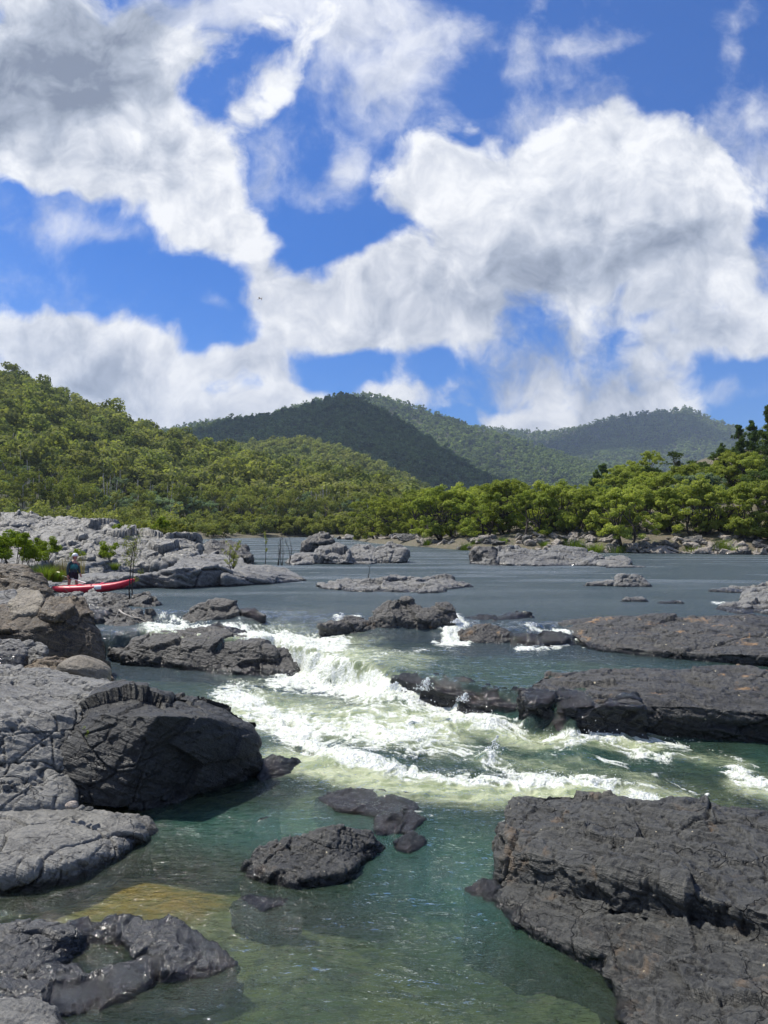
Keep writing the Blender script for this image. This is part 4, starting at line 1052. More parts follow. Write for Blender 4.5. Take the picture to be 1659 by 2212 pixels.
def tree_river(seed, h=6.5, w=3.6, nleaf=85, size=.13, stems=3):
    rg = np.random.RandomState(seed)
    parts = []; cen = []; rad = []
    for s in range(stems):
        a0 = rg.uniform(0, 6.28); b = np.array([math.cos(a0) * .25, math.sin(a0) * .25, -.5])
        e = np.array([math.cos(a0) * w * rg.uniform(.15, .4), math.sin(a0) * w * .3, h * rg.uniform(.35, .5)])
        t, path = limb(b, e, h * .03, h * .016, rg, .16, 7, 6); parts.append(t)
        for k in range(rg.randint(6, 9)):
            p = path[rg.randint(3, 7)]; a = a0 + rg.normal() * 1.2
            rr = rg.uniform(.35, 1.) * w
            f = np.array([math.cos(a) * rr, math.sin(a) * rr, h * (.55 + .38 * math.sqrt(max(0, 1 - (rr / w) ** 2))) + rg.normal() * .06 * h])
            if rg.rand() < .5: f[2] = h * rg.uniform(.12, .5)
            t, pp = limb(p, f, h * .011, h * .003, rg, .14, 6, 4); parts.append(t)
            for q in range(rg.randint(3, 6)):
                cen.append(f + rg.normal(size=3) * np.array([.6, .6, .3]) * h * .11); rad.append(h * rg.uniform(.05, .10))
            cen.append(pp[4] + rg.normal(size=3) * .2); rad.append(h * .06)
    for k in range(14):
        a = rg.uniform(0, 6.28); rr = rg.uniform(0, .6) * w
        cen.append((math.cos(a) * rr, math.sin(a) * rr, h * rg.uniform(.78, .98))); rad.append(h * rg.uniform(.06, .1))
    return join(parts), leaves(cen, rad, nleaf, size, rg, .62, .55)

def tree_casuarina(seed, h=9., w=1.6, nleaf=60, size=.2):
    rg = np.random.RandomState(seed)
    t, path = limb((0, 0, -.5), (rg.normal() * .2, 0, h * .96), h * .018, h * .004, rg, .02, 9, 6); parts = [t]; cen = []; rad = []
    for k in range(80):
        f = rg.uniform(.12, .98); p = np.array([np.interp(f, np.linspace(0, 1, 9), path[:, i]) for i in range(3)])
        a = rg.uniform(0, 6.28); ln = w * (1.05 - f) ** .7 * rg.uniform(.5, 1.1) + .1
        e = p + np.array([math.cos(a) * ln, math.sin(a) * ln, ln * .35])
        parts.append(limb(p, e, .04, .012, rg, .08, 4, 4)[0])
        cen += [e, (p + e) / 2]; rad += [.22 + .16 * (1 - f), .26 + .2 * (1 - f)]
    return join(parts), leaves(cen, rad, nleaf, size, rg, 1.2, .2, .35)

def tree_shrub(seed, h=2.2, w=1.5, nleaf=60, size=.09, ncl=26, stems=7, r=.16):
    rg = np.random.RandomState(seed); parts = []; cen = []; rad = []
    for s in range(stems):
        a = rg.uniform(0, 6.28); rr = w * rg.uniform(.2, .8)
        e = np.array([math.cos(a) * rr, math.sin(a) * rr, h * rg.uniform(.5, .92)])
        parts.append(limb((math.cos(a) * .1, math.sin(a) * .1, -.3), e, h * .014, h * .004, rg, .12, 5, 4)[0])
        for q in range(max(1, ncl // stems)):
            cen.append(e * (1, 1, rg.uniform(.45, 1.)) + rg.normal(size=3) * (w * .2, w * .2, h * .1)); rad.append(h * rg.uniform(.6, 1.25) * r)
    return join(parts), leaves(cen, rad, nleaf, size, rg, .75, .5)

def tuft(seed, n=160, h=.7, w=.35, bend=.5, bw=.012):
    rg = np.random.RandomState(seed); V = []; Fq = []
    for k in range(n):
        a = rg.uniform(0, 6.28); r = w * math.sqrt(rg.rand()) * .5; b = np.array([math.cos(a) * r, math.sin(a) * r, -.05])
        hh = h * rg.uniform(.5, 1.); o_ = rg.uniform(.3, 1.) * bend * hh
        side = np.array([-math.sin(a), math.cos(a), 0]) * bw
        for i in range(4):
            t = i / 3.; p = b + np.array([math.cos(a) * o_ * t * t, math.sin(a) * o_ * t * t, hh * (t - .28 * bend * t * t)])
            ww = 1 - t * .85; V += [p - side * ww, p + side * ww]
        o0 = len(V) - 8
        for i in range(3): Fq.append((o0 + 2 * i, o0 + 2 * i + 1, o0 + 2 * i + 3, o0 + 2 * i + 2))
    return np.array(V), np.array(Fq)

def make_tree(name, tr, mb, ml, label, cat, group=None, crown='crown', stem='trunk'):
    root = empty(name)
    tag(root, label, cat, group)
    (tv, tf), (lv, lf) = tr
    link(stem, mesh_np(stem, tv, tf, mb, True), root)
    link(crown, mesh_np(crown, lv, lf, ml, False), root)
    return root

def put(root, x, y, z, s=1., rz=0., label=None, cat=None, sz=None):
    root.location = (x, y, z); root.rotation_euler = (0, 0, rz); root.scale = (s, s, s * (sz or 1.))
    if label: root['label'] = label
    if cat: root['category'] = cat
    return root

def dup(root):
    r = root.copy(); COL.objects.link(r)
    for ch in root.children:
        c = ch.copy(); COL.objects.link(c); c.parent = r
    return r

class Kind:
    """a kind of plant with a few built variants; the first use of each is the built thing itself"""
    def __init__(s, variants): s.v = variants; s.used = [False] * len(variants)
    def place(s, i, *a, **k):
        i %= len(s.v)
        r = s.v[i] if not s.used[i] else dup(s.v[i])
        s.used[i] = True
        g_ = k.pop('group', None)
        put(r, *a, **k)
        if g_: r['group'] = g_
        return r

def gz(x, y): return float(ground_z(np.array([x]), np.array([y]))[0])

# ------------------------------------------------------------------ hills, from their ridge lines
def ridge_pts(pts, d):
    return np.array([W(px, py, dd if not isinstance(d, (int, float)) else d) for (px, py, *r), dd in zip(pts, d if not isinstance(d, (int, float)) else [d] * len(pts))])

class Hill:
    """a slope climbing from a foot line to a ridge line, with a back slope; seen from the river"""
    def __init__(s, name, ridge, foot_d, foot_z, label, amp, nsx, mat, power=1.15, gully=.0):
        # ridge: (px, py, distance); foot at distance foot_d(px)
        s.rx = np.array([r[0] for r in ridge], float)
        s.rw = np.array([W(r[0], r[1], r[2]) for r in ridge])
        s.foot_d, s.foot_z, s.amp, s.power, s.gully = foot_d, foot_z, amp, power, gully
        nu, nv = nsx, int(nsx * .45)
        U = np.linspace(s.rx[0], s.rx[-1], nu); Vv = np.linspace(-.06, 1.5, nv)
        UU, VV = np.meshgrid(U, Vv)
        P = s.at(UU.ravel(), VV.ravel())
        idx = np.arange(nu * nv).reshape(nv, nu)
        Fq = np.stack([idx[:-1, :-1], idx[:-1, 1:], idx[1:, 1:], idx[1:, :-1]], -1).reshape(-1, 4)
        s.o = tag(link(name, mesh_np(name, P, Fq, mat, True)), label, 'hill', kind='structure')
    def at(s, u, v):
        rid = np.stack([np.interp(u, s.rx, s.rw[:, k]) for k in range(3)], 1)
        fd = np.interp(u, *s.foot_d)
        k = (u - CX) / F
        foot = np.stack([k * fd, fd, np.full_like(u, s.foot_z)], 1)
        vc = np.clip(v, -.6, 1)
        h = np.where(v < 0, 0, np.clip(vc, 0, 1) ** s.power)
        P = foot + (rid - foot) * v[:, None]
        z = foot[:, 2] + (rid[:, 2] - foot[:, 2]) * h
        z = np.where(v > 1, rid[:, 2] - (rid[:, 2] - foot[:, 2]) * (v - 1) * 1.3, z)
        z = np.where(v < 0, z + v * 300, z)
        w = np.sin(np.clip(v, 0, 1) * math.pi)
        L = rid[:, 1].mean() * .12
        n = fbm(np.stack([P[:, 0], P[:, 1] * .7, 0 * z], 1) / L, 4)
        gu = ridged(np.stack([P[:, 0] / L * .8 + 3, P[:, 1] / L * .22, 0 * z], 1), 3)
        P[:, 2] = z + w * s.amp * n - w * s.gully * gu
        return P
m, nt, out = mat_new('hill_ground'); g = N(nt)
b = g.new('ShaderNodeBsdfPrincipled'); pos = g.new('ShaderNodeNewGeometry').outputs['Position']
n1 = g.noise(pos, .05, 7, .65); n2 = g.noise(pos, .8, 5, .6)
cc_ = g.mix(g.ramp(n1, .4, .6), (.05, .065, .026, 1), (.08, .085, .038, 1))
g.L(g.mix(g.ramp(n2, .5, .7), cc_, (.12, .105, .06, 1)), b.inputs['Base Color']); b.inputs['Roughness'].default_value = .95
g.L(g.bump(n2, .8, 1.), b.inputs['Normal']); g.L(b.outputs[0], out.inputs[0])
M_hill = m

H1 = Hill('near_hill', [(-900, 560, 620), (-500, 640, 560), (-200, 765, 500), (0, 832, 460), (60, 852, 450), (100, 872, 440), (180, 912, 430), (220, 922, 425), (300, 960, 415), (370, 987, 405), (430, 1012, 400), (520, 1040, 390), (620, 1062, 385), (720, 1084, 380), (820, 1108, 375), (900, 1128, 370)],
    ([-900, 0, 300, 600, 900], [150, 165, 215, 235, 255]), 1.6, 'wooded hillside rising along the left bank', 9, 150, M_hill, 1.05, 6)
H2 = Hill('green_hill', [(250, 1010, 820), (400, 990, 830), (480, 985, 840), (560, 972, 850), (620, 968, 850), (670, 969, 850), (720, 981, 840), (800, 1014, 810), (870, 1050, 780), (920, 1080, 760), (980, 1108, 740), (1060, 1128, 700)],
    ([250, 1060], [430, 470]), 6, 'rounded sunlit green hill in the centre', 14, 120, M_hill, 1.0, 12)
H3 = Hill('shaded_mountain', [(200, 985, 1700), (300, 962, 1700), (360, 944, 1700), (420, 930, 1690), (500, 912, 1680), (560, 908, 1660), (620, 893, 1640), (680, 876, 1620), (745, 861, 1600), (800, 880, 1580), (880, 925, 1540), (960, 980, 1500), (1050, 1035, 1440), (1150, 1070, 1380), (1250, 1098, 1320), (1400, 1128, 1250)],
    ([200, 1400], [950, 900]), 10, 'dark forested mountain under cloud shadow in the centre', 30, 150, M_hill, 1.0, 40)
H4 = Hill('back_mountain', [(200, 975, 2700), (360, 932, 2700), (440, 914, 2700), (560, 904, 2700), (640, 880, 2650), (720, 858, 2600), (790, 855, 2600), (830, 858, 2600), (870, 872, 2600), (950, 900, 2560), (1020, 924, 2500), (1100, 946, 2450), (1180, 975, 2350), (1280, 1008, 2250), (1400, 1030, 2150), (1500, 1060, 2050), (1700, 1080, 2000)],
    ([200, 1700], [1650, 1500]), 15, 'long sunlit mountain ridge behind the dark one', 50, 150, M_hill, 1.0, 60)
H5 = Hill('far_mountain', [(700, 960, 3900), (950, 925, 3900), (1020, 922, 3900), (1100, 930, 3800), (1180, 936, 3700), (1260, 922, 3600), (1340, 900, 3550), (1400, 893, 3500), (1440, 889, 3500), (1485, 884, 3500), (1520, 898, 3500), (1560, 914, 3450), (1600, 930, 3400), (1700, 955, 3400), (2100, 1000, 3300)],
    ([700, 2100], [2350, 2200]), 20, 'distant blue mountain with a rocky summit on the right', 70, 150, M_hill, 1.0, 80)
# ------------------------------------------------------------------ far forests: counted in thousands, one mass each
def crowns(P, size, nq, rg, mat_, name, label, hscale=1., tint=None, q=.34):
    """forest mass: every tree a lumpy crown of leaf-clump faces on a short stem"""
    n = len(P)
    ncl = 5
    C = np.repeat(P, ncl, 0)
    s = np.repeat(size, ncl)
    off = rg.normal(size=(n * ncl, 3)) * np.array([.25, .25, .30])
    off[:, 2] += .62 * hscale
    C = C + off * s[:, None]
    V, Fq = leaves(C, s * .30, nq, 1., rg, .75, .45, .8)
    # scale the faces about their own centre by tree size
    V = V.reshape(-1, 4, 3); cen = V.mean(1, keepdims=True)
    ss = np.repeat(s, nq)[:, None, None]
    V = cen + (V - cen) * ss * q * .42
    V = V.reshape(-1, 3)
    if tint is None: tint = rg.rand(n)
    tt = np.repeat(tint, ncl * nq * 4)
    o = link(name, mesh_np(name, V, Fq, mat_, False, {'tint': tt}))
    return tag(o, label, 'forest', kind='stuff')

def scatter(h, n, rg, v0=0., v1=1.02, u0=None, u1=None):
    u = rg.uniform(u0 if u0 is not None else h.rx[0], u1 if u1 is not None else h.rx[-1], n); v = v0 + (v1 - v0) * rg.rand(n) ** .9
    P = h.at(u, v)
    return P, u, v
rg = np.random.RandomState(21)
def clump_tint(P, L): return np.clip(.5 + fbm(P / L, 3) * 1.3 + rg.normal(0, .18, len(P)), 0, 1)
P, u_, v_ = scatter(H5, 11000, rg, u0=900, u1=1800); crowns(P, rg.uniform(9, 17, len(P)), 7, rg, M_forfar, 'far_mountain_forest', 'forest covering the distant blue mountain', tint=clump_tint(P, 260), q=.55)
P, u_, v_ = scatter(H4, 12000, rg, u0=330, u1=1640); crowns(P, rg.uniform(9, 16, len(P)), 8, rg, M_forfar, 'back_mountain_forest', 'forest covering the long sunlit ridge', tint=clump_tint(P, 200), q=.5)
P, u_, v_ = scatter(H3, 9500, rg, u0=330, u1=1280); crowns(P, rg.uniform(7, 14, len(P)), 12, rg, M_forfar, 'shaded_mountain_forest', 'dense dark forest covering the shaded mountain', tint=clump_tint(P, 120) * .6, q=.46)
P, u_, v_ = scatter(H2, 3600, rg, u0=380, u1=1000); crowns(P, rg.uniform(7, 12, len(P)), 50, rg, M_for, 'green_hill_forest', 'sunlit open forest covering the rounded green hill', tint=clump_tint(P, 60), q=.22)
P, u_, v_ = scatter(H1, 3300, rg, .22, 1.03, -330, 900); crowns(P, rg.uniform(4.5, 13.5, len(P)), 110, rg, M_for, 'near_hill_forest', 'olive eucalypt forest covering the left hillside', tint=np.clip(clump_tint(P, 30) + rg.normal(0, .25, len(P)), 0, 1), q=.15)

# bare trunks showing among the crowns of the two nearer slopes
def trunks(P, h, rg, name, label, r=.12):
    V = []; Fq = []
    for p, hh in zip(P, h):
        t, _ = limb(p + (0, 0, -1), p + (rg.normal() * .5, rg.normal() * .5, hh), r, r * .5, rg, .02, 3, 3)
        Fq.append(t[1] + sum(len(v) for v in V) if False else t[1]); V.append(t[0])
    o = 0
    for i in range(len(V)): Fq[i] = Fq[i] + o; o += len(V[i])
    ob = link(name, mesh_np(name, np.concatenate(V), np.concatenate(Fq), M_bark, True))
    return tag(ob, label, 'trunks', kind='stuff')
P, _, _ = scatter(H1, 1500, rg, .1, 1.0, -330, 900); trunks(P, rg.uniform(7, 13, len(P)), rg, 'near_hill_trunks', 'pale trunks showing between the crowns on the left hillside', .2)
P, _, _ = scatter(H2, 500, rg, .0, 1.0, 380, 1000); trunks(P, rg.uniform(5, 9, len(P)), rg, 'green_hill_trunks', 'pale trunks showing between the crowns on the green hill', .16)

# ------------------------------------------------------------------ trees along the foot of the left hill, one by one
gum = Kind([make_tree('gum_tree', tree_gum(100 + i, 12.5, .05, 46, .24), M_bark if i % 2 else M_barkg, M_gum, 'olive gum tree', 'tree') for i in range(5)])
bgum = Kind([make_tree('blue_leaved_tree', tree_gum(120 + i, 9.5, .06, 60, .2, .34), M_barkg, M_gumb, 'grey green tree', 'tree') for i in range(3)])
dkt = Kind([make_tree('dark_tree', tree_gum(140 + i, 8., .05, 60, .2, .36), M_barkd, M_dark, 'dark green tree', 'tree') for i in range(2)])
rg = np.random.RandomState(33)
n_g = 0
for row, (v0, v1, cnt) in enumerate(((.0, .05, 62), (.05, .12, 58), (.12, .22, 60))):
    us = np.linspace(-260, 830, cnt) + rg.normal(0, 7, cnt)
    vs = rg.uniform(v0, v1, cnt)
    P = H1.at(us, vs)
    for (x, y, z), u in zip(P, us):
        r = rg.rand(); side = 'far left' if u < 180 else 'middle' if u < 480 else 'right hand end'
        where = ('lowest', 'second', 'third')[row]
        if (250 < u < 470 and row < 2 and r < .5) or r < .12:
            bgum.place(n_g, x, y, z - .3, rg.uniform(.8, 1.2), rg.uniform(0, 6.28), f'grey green round crowned tree in the {where} row, {side} of the left hill', group='grey green trees at the foot of the left hill')
        elif r < .24:
            dkt.place(n_g, x, y, z - .3, rg.uniform(.7, 1.1), rg.uniform(0, 6.28), f'dark green dense tree in the {where} row, {side} of the left hill', group='dark trees at the foot of the left hill')
        else:
            gum.place(n_g, x, y, z - .3, rg.uniform(.72, 1.15), rg.uniform(0, 6.28), f'tall olive gum tree in the {where} row, {side} of the left hill', group='gum trees at the foot of the left hill')
        n_g += 1

# undergrowth on the flats behind the river bends and under the gum trees
uu = rg.uniform(-300, 1130, 2600); dd = np.where(rg.rand(2600) < .5, rg.uniform(135, 235, 2600), rg.uniform(215, 400, 2600))
ux = (uu - CX) / F * dd
ok = river_sd(ux, dd) > 2.5
ok &= ~((uu > 800) & (dd < 215))
ux, dd = ux[ok], dd[ok]
P = np.stack([ux, dd, ground_z(ux, dd) - .3], 1)
crowns(P, rg.uniform(2., 4.6, len(P)), 60, rg, M_for, 'undergrowth', 'olive scrub between the trees at the foot of the hills', tint=clump_tint(P, 15), q=.16)

# shrub belt behind the pale rocks and across the head of the river
shr = Kind([make_tree('shrub', tree_shrub(200 + i, 2.6, 1.9, 90, .12, 30), M_barkd, M_olive, 'olive shrub', 'shrub', stem='stem', crown='foliage') for i in range(4)])
for k in range(124):
    if k < 72:
        px = rg.uniform(330, 780); d = rg.uniform(150, 205) if px > 430 else rg.uniform(95, 150)
        lab = 'olive green shrub in the belt across the head of the river'; grp = 'shrubs at the head of the river'
        x = (px - CX) / F * d; s = rg.uniform(.9, 1.5)
        if float(river_sd(np.array([x]), np.array([d]))[0]) < .5: d = rg.uniform(212, 228); x = (px - CX) / F * d; s *= 1.5
    else:
        px = rg.uniform(-260, 440); d = rg.uniform(72, 135)
        lab = 'olive green shrub in the belt between the pale rocks and the left forest'; grp = 'shrubs behind the pale rocks'
        x = (px - CX) / F * d; s = rg.uniform(.65, 1.15)
    shr.place(k, x, d, gz(x, d) - .15, s, rg.uniform(0, 6.28), lab, group=grp)

# ------------------------------------------------------------------ right bank: spreading river trees over rubble
riv = Kind([make_tree('river_tree', tree_river(300 + i, 6.5, 3.6, 95, .125), M_barkd, M_bright, 'river tree', 'tree') for i in range(5)])
rivd = Kind([make_tree('dark_river_tree', tree_river(320 + i, 7.2, 3.2, 95, .13), M_barkd, M_dark, 'dark river tree', 'tree') for i in range(2)])
rivg = Kind([make_tree('grey_leaved_tree', tree_river(330, 6.5, 3.3, 110, .12), M_barkg, M_gumb, 'grey leaved tree', 'tree')])
cas = Kind([make_tree('casuarina', tree_casuarina(340 + i, 9., 2.1, 60, .15), M_barkd, M_dark, 'dark conical tree', 'tree') for i in range(2)])
small = Kind([make_tree('river_shrub', tree_shrub(360 + i, 3.2, 2.2, 110, .11, 34, 8), M_barkd, M_bright, 'bright shrub', 'shrub', stem='stem', crown='foliage') for i in range(3)])
# (px of the stem, distance, scale) for the front row standing on the shore
front = [(812, 150, 1.3), (850, 138, 1.15), (893, 128, 1.2), (930, 118, 1.1), (958, 108, 1.12), (1000, 106, 1.1), (1048, 97, .9), (1096, 97, 1.0), (1140, 92, .85), (1195, 93, .92), (1248, 92, .8), (1300, 90, .85), (1345, 83.5, .95), (1392, 90, .8), (1450, 88, .75), (1500, 86, .95), (1560, 86, .8), (1610, 82, .9), (1655, 81, .9), (1730, 80, 1.), (1800, 80, 1.)]
for k, (px, d, s) in enumerate(front):
    x = (px - CX) / F * d
    riv.place(k, x, d, gz(x, d) - .1, s, rg.uniform(0, 6.28), ('bright green spreading tree on the rubble shore, counted %s from the river bend' % ('first second third fourth fifth sixth seventh eighth ninth tenth eleventh twelfth thirteenth fourteenth fifteenth sixteenth seventeenth eighteenth nineteenth twentieth twenty-first'.split()[k])), group='river trees on the right shore')
for k in range(112):
    px = rg.uniform(780, 1900); row = rg.rand() ** .75
    base = np.interp(px, [780, 900, 1000, 1100, 1350, 1659, 1900], [168, 128, 106, 99, 93, 86, 84])
    d = base + 4 + row * np.interp(px, [780, 1000, 1300, 1600], [50, 45, 55, 60])
    x = (px - CX) / F * d; z = gz(x, d) - .1
    r = rg.rand(); side = 'near the bend' if px < 1100 else 'in the middle' if px < 1400 else 'towards the right edge'
    dep_ = 'just behind the shore row' if row < .35 else 'half way up the right bank' if row < .7 else 'high on the right bank'
    s = rg.uniform(.7, 1.0)
    if r < .66: riv.place(k, x, d, z, s, rg.uniform(0, 6.28), f'bright green spreading tree {dep_}, {side}', group='river trees up the right bank')
    elif r < .84: small.place(k, x, d, z, s * 1.1, rg.uniform(0, 6.28), f'bright green shrub {dep_}, {side}', group='shrubs up the right bank')
    else: rivd.place(k, x, d, z, s * (.85 if row < .5 else .6), rg.uniform(0, 6.28), f'dark green spreading tree {dep_}, {side}', group='dark trees up the right bank')
for k, (px, py, h, lab) in enumerate(((1092, 1030, 9., 'lone dark conical casuarina standing above the bright trees left of centre'), (1287, 1012, 8.5, 'shorter of the two dark conical casuarinas in the middle of the bank'),
        (1302, 996, 9.8, 'taller of the two dark conical casuarinas in the middle of the bank'), (1395, 1004, 7., 'soft green casuarina right of the dark pair'), (1600, 912, 9., 'left one of the feathery dark casuarinas high on the right'),
        (1625, 905, 9.5, 'second feathery dark casuarina high on the right'), (1658, 868, 12., 'tallest dark casuarina at the right edge'), (1560, 955, 6., 'small dark casuarina below the feathery ones'))):
    d = [135, 140, 142, 128, 120, 122, 112, 118][k]
    x, y, zt = W(px, py, d)
    c = cas.place(k, x, d, zt - h, h / 9., rg.uniform(0, 6.28), lab, group='casuarinas above the right bank')
x, y, zt = W(1565, 968, 118.); rivd.place(0, x, y, zt - 5.2, .72, 1., 'very dark dense round tree high on the right bank')
x, y, zt = W(1510, 1075, 92.); rivg.place(0, x, y, gz(x, y) - .1, .95, 1., 'grey leaved tree standing over the rubble on the right')

for k in range(46):
    px = rg.uniform(790, 1850); base = np.interp(px, [780, 900, 1000, 1100, 1350, 1659, 1900], [166, 122, 101, 94, 86, 81, 79]); d = base + rg.uniform(0, 7)
    x = (px - CX) / F * d; side = 'near the bend' if px < 1100 else 'in the middle' if px < 1400 else 'towards the right edge'
    small.place(k, x, d, gz(x, d) - .1, rg.uniform(.55, 1.05), rg.uniform(0, 6.28), f'low bright bush between the trunks of the shore trees, {side}', group='bushes under the shore trees')

# shore plants
tf = Kind([tag(link('grass_tuft', mesh_np('grass_tuft', *tuft(400 + i, 220, 1.0, 1.3, .5, .02), M_grass, True)), 'grass tuft', 'grass') for i in range(3)])
for k, (px, d, s) in enumerate(((925, 106, 1.1), (985, 92, 1.4), (1008, 91.5, 1.2), (1030, 92, .9), (1085, 90, 1.), (1175, 86, .8), (1240, 84, 1.7), (1262, 83, 1.9), (1285, 83, 1.5), (1330, 82, 1.6), (1352, 81, 1.4), (1495, 79, 1.3), (1510, 78, 1.), (1560, 78.5, 1.5), (1580, 77.5, 1.2), (1140, 88, .8), (955, 98, .8))):
    x = (px - CX) / F * d
    tf.place(k, x, d, gz(x, d) - .05, s, k * 1., f'{"tall" if s > 1.3 else "short"} green grass clump on the right shore {"near the bend" if px < 1060 else "in the middle" if px < 1300 else "towards the right edge"}', group='grass clumps on the right shore')

# rubble: pale boulders strewn along the right shore, each its own
rub = []
for i in range(7):
    bm = bmesh.new(); rr = np.random.RandomState(500 + i)
    vs = [bm.verts.new(v) for v in rr.normal(size=(14, 3)) * (.42, .34, .24)]
    bmesh.ops.convex_hull(bm, input=vs)
    bm2 = bm; loose = [v for v in bm.verts if not v.link_faces]; bmesh.ops.delete(bm, geom=loose, context='VERTS')
    me = finish_rock('shore_boulder', bm_mesh('b', bm), .055, 2, M_bank if i < 5 else M_bankd, dict(seed=i, s=.5, facet=1.1, amp=.8))
    rub.append(tag(link('shore_boulder', me), 'boulder', 'boulder'))
KB = Kind(rub)
for k in range(270):
    px = 700 + (1750 - 700) * rg.rand() ** .8; d0 = np.interp(px, [700, 780, 900, 1000, 1100, 1350, 1500, 1659, 1800], [190, 166, 113, 91, 87, 81.3, 78.5, 76, 75])
    back = rg.exponential(2.4) - .3
    if k % 9 == 0 and px > 1200: back = rg.uniform(2, 12)
    d = d0 + back; x = (px - CX) / F * d
    s = rg.uniform(.5, 1.25) * (1.5 if k % 17 == 0 else 1.) * np.interp(px, [700, 900], [1.8, 1.])
    tone = 'dark grey' if k % 7 >= 5 else 'pale'
    size = 'large' if s > 1.2 else 'small'
    zone = 'at the river bend' if px < 900 else 'left of the shore trees' if px < 1150 else 'under the middle shore trees' if px < 1400 else 'towards the right edge'
    z = max(gz(x, d), -.05)
    b_ = KB.place(k, x, d, z + .05, s, rg.uniform(0, 6.28), f'{size} {tone} boulder in the rubble along the right shore {zone}', group='boulders along the right shore')
    b_.rotation_euler = (rg.uniform(-.4, .4), rg.uniform(-.4, .4), rg.uniform(0, 6.28))
# driftwood on the right shore
for k, (px, d, L, a) in enumerate(((1565, 76.8, 3.2, .2), (1600, 76.2, 4., -.15), (1630, 76., 3., .45), (1590, 77.5, 2.4, 1.2), (1240, 83., 2.5, .8))):
    x = (px - CX) / F * d; rr = np.random.RandomState(600 + k)
    t, _ = limb((-L / 2, 0, 0), (L / 2, 0, .5), .09, .04, rr, .06, 7, 6)
    t2, _ = limb(_[4], _[4] + (.4, .2, .8), .04, .015, rr, .1, 4, 5)
    o = link('driftwood', mesh_np('driftwood', *join([t, t2]), M_bark, True)); o.location = (x, d, gz(x, d) + .15); o.rotation_euler = (0, 0, a)
    tag(o, ['pale driftwood log lowest on the right shore', 'longest pale driftwood log on the right shore', 'pale driftwood log pointing off the right edge', 'short upturned driftwood log on the right shore', 'driftwood branch beside the big shore tree'][k], 'driftwood')

# ------------------------------------------------------------------ left bank plants
lime = Kind([make_tree('green_shrub', tree_shrub(700 + i, 1.5, 1.0, 120, .055, 30, 8), M_barkd, M_lime, 'fresh green shrub', 'shrub', stem='stem', crown='foliage') for i in range(3)])
for k, (px, py, d, s, lab) in enumerate(((30, 1222, 33., 1.15, 'bright green feathery shrub at the left edge behind the boulders'), (-25, 1226, 32., 1.2, 'bright green shrub cut by the left edge'), (72, 1222, 34., .9, 'bright green shrub right of the big feathery one'),
        (100, 1202, 38., .75, 'small green shrub above the grass clump on the left'), (28, 1176, 46., .7, 'thin green shrub among the pale rocks at the left edge'), (75, 1196, 42., .5, 'tiny green shrub on the pale rocks above the feathery ones'),
        (235, 1212, 44., .85, 'green shrub growing in a cleft of the pale outcrop'), (262, 1160, 52., .8, 'yellow green shrub on top of the pale outcrop'), (165, 1210, 42., .5, 'small yellow green shrub left of the cleft'), (348, 1148, 62., .9, 'green shrub behind the sheer grey rock'))):
    x, y, z = W(px, py, d); lime.place(k, x, y, z - .1 * s, s, k * 1.3, lab)
gt = Kind([tag(link('grass_clump', mesh_np('grass_clump', *tuft(420 + i, 260, .95, .6, .75, .016), M_grass, True)), 'grass clump', 'grass') for i in range(2)])
for k, (px, py, d, s, lab) in enumerate(((98, 1246, 31., .95, 'bright arching grass clump left of the person'), (124, 1250, 31.4, .7, 'darker grass clump between the bright one and the person'), (248, 1226, 42., .6, 'grass clump at the foot of the pale outcrop'))):
    x, y, z = W(px, py, d); gt.place(k, x, y, z - .1, s, k * 1., lab)
for k, (px, py, d) in enumerate(((140, 1244, 34.), (153, 1236, 36.), (176, 1232, 37.), (127, 1238, 35.))):
    o = tag(link('dry_reeds', mesh_np('dry_reeds', *tuft(440 + k, 60, 1.3, .5, .25, .008), M_dry, True)), ['dry brown reeds nearest behind the person', 'dry brown reeds behind and above the person', 'dry brown reeds right of the person', 'dry brown reeds left of the person'][k], 'reeds')
    x, y, z = W(px, py, d); o.location = (x, y, z - .15)

def sapling(px, py, d, h, label, seed, leafy=True, spread=.3, stems=2, name='sapling'):
    rr = np.random.RandomState(seed); root = empty(name); parts = []; cen = []; rad = []
    for s in range(stems):
        top = np.array([rr.normal() * spread * h * .3, rr.normal() * spread * h * .3, h * (1 - .15 * s)])
        t, path = limb((s * .05, 0, -.15), top, .03, .008, rr, .04, 9, 5); parts.append(t)
        for k in range(7):
            p = path[rr.randint(3, 9)]; a = rr.uniform(0, 6.28); ln = h * rr.uniform(.08, .22)
            e = p + np.array([math.cos(a) * ln * spread * 2, math.sin(a) * ln * spread * 2, ln])
            parts.append(limb(p, e, .010, .004, rr, .1, 4, 4)[0]); cen += [e, (e + p) / 2]; rad += [h * .05, h * .045]
    link('stem', mesh_np('stem', *join(parts), M_barkd, True), root)
    if leafy: link('foliage', mesh_np('foliage', *leaves(cen, rad, 46, .028, rr, 1., .3, .4), M_olive, False), root)
    x, y, z = W(px, py, d); root.location = (x, y, z)
    return tag(root, label, 'sapling' if leafy else 'dead sapling')
sapling(281, 1310, 27.6, 2.75, 'thin leafy sapling standing in front of the kayak bow', 1, spread=.28)
sapling(503, 1240, 40., 1.75, 'thin leafy sapling growing on the layered ledge', 2, spread=.4, stems=4)
sapling(600, 1216, 46., 1.25, 'left of the bare saplings standing in the river', 3, leafy=False, stems=2)
sapling(608, 1216, 46.5, 1.9, 'middle and tallest bare sapling standing in the river', 4, leafy=False, stems=2, spread=.5)
sapling(623, 1215, 46.8, 1.5, 'right hand bare sapling standing in the river', 5, leafy=False, stems=2)
sapling(573, 1213, 47., 1.6, 'slender leafy sapling left of the bare ones', 6, spread=.2, stems=1)
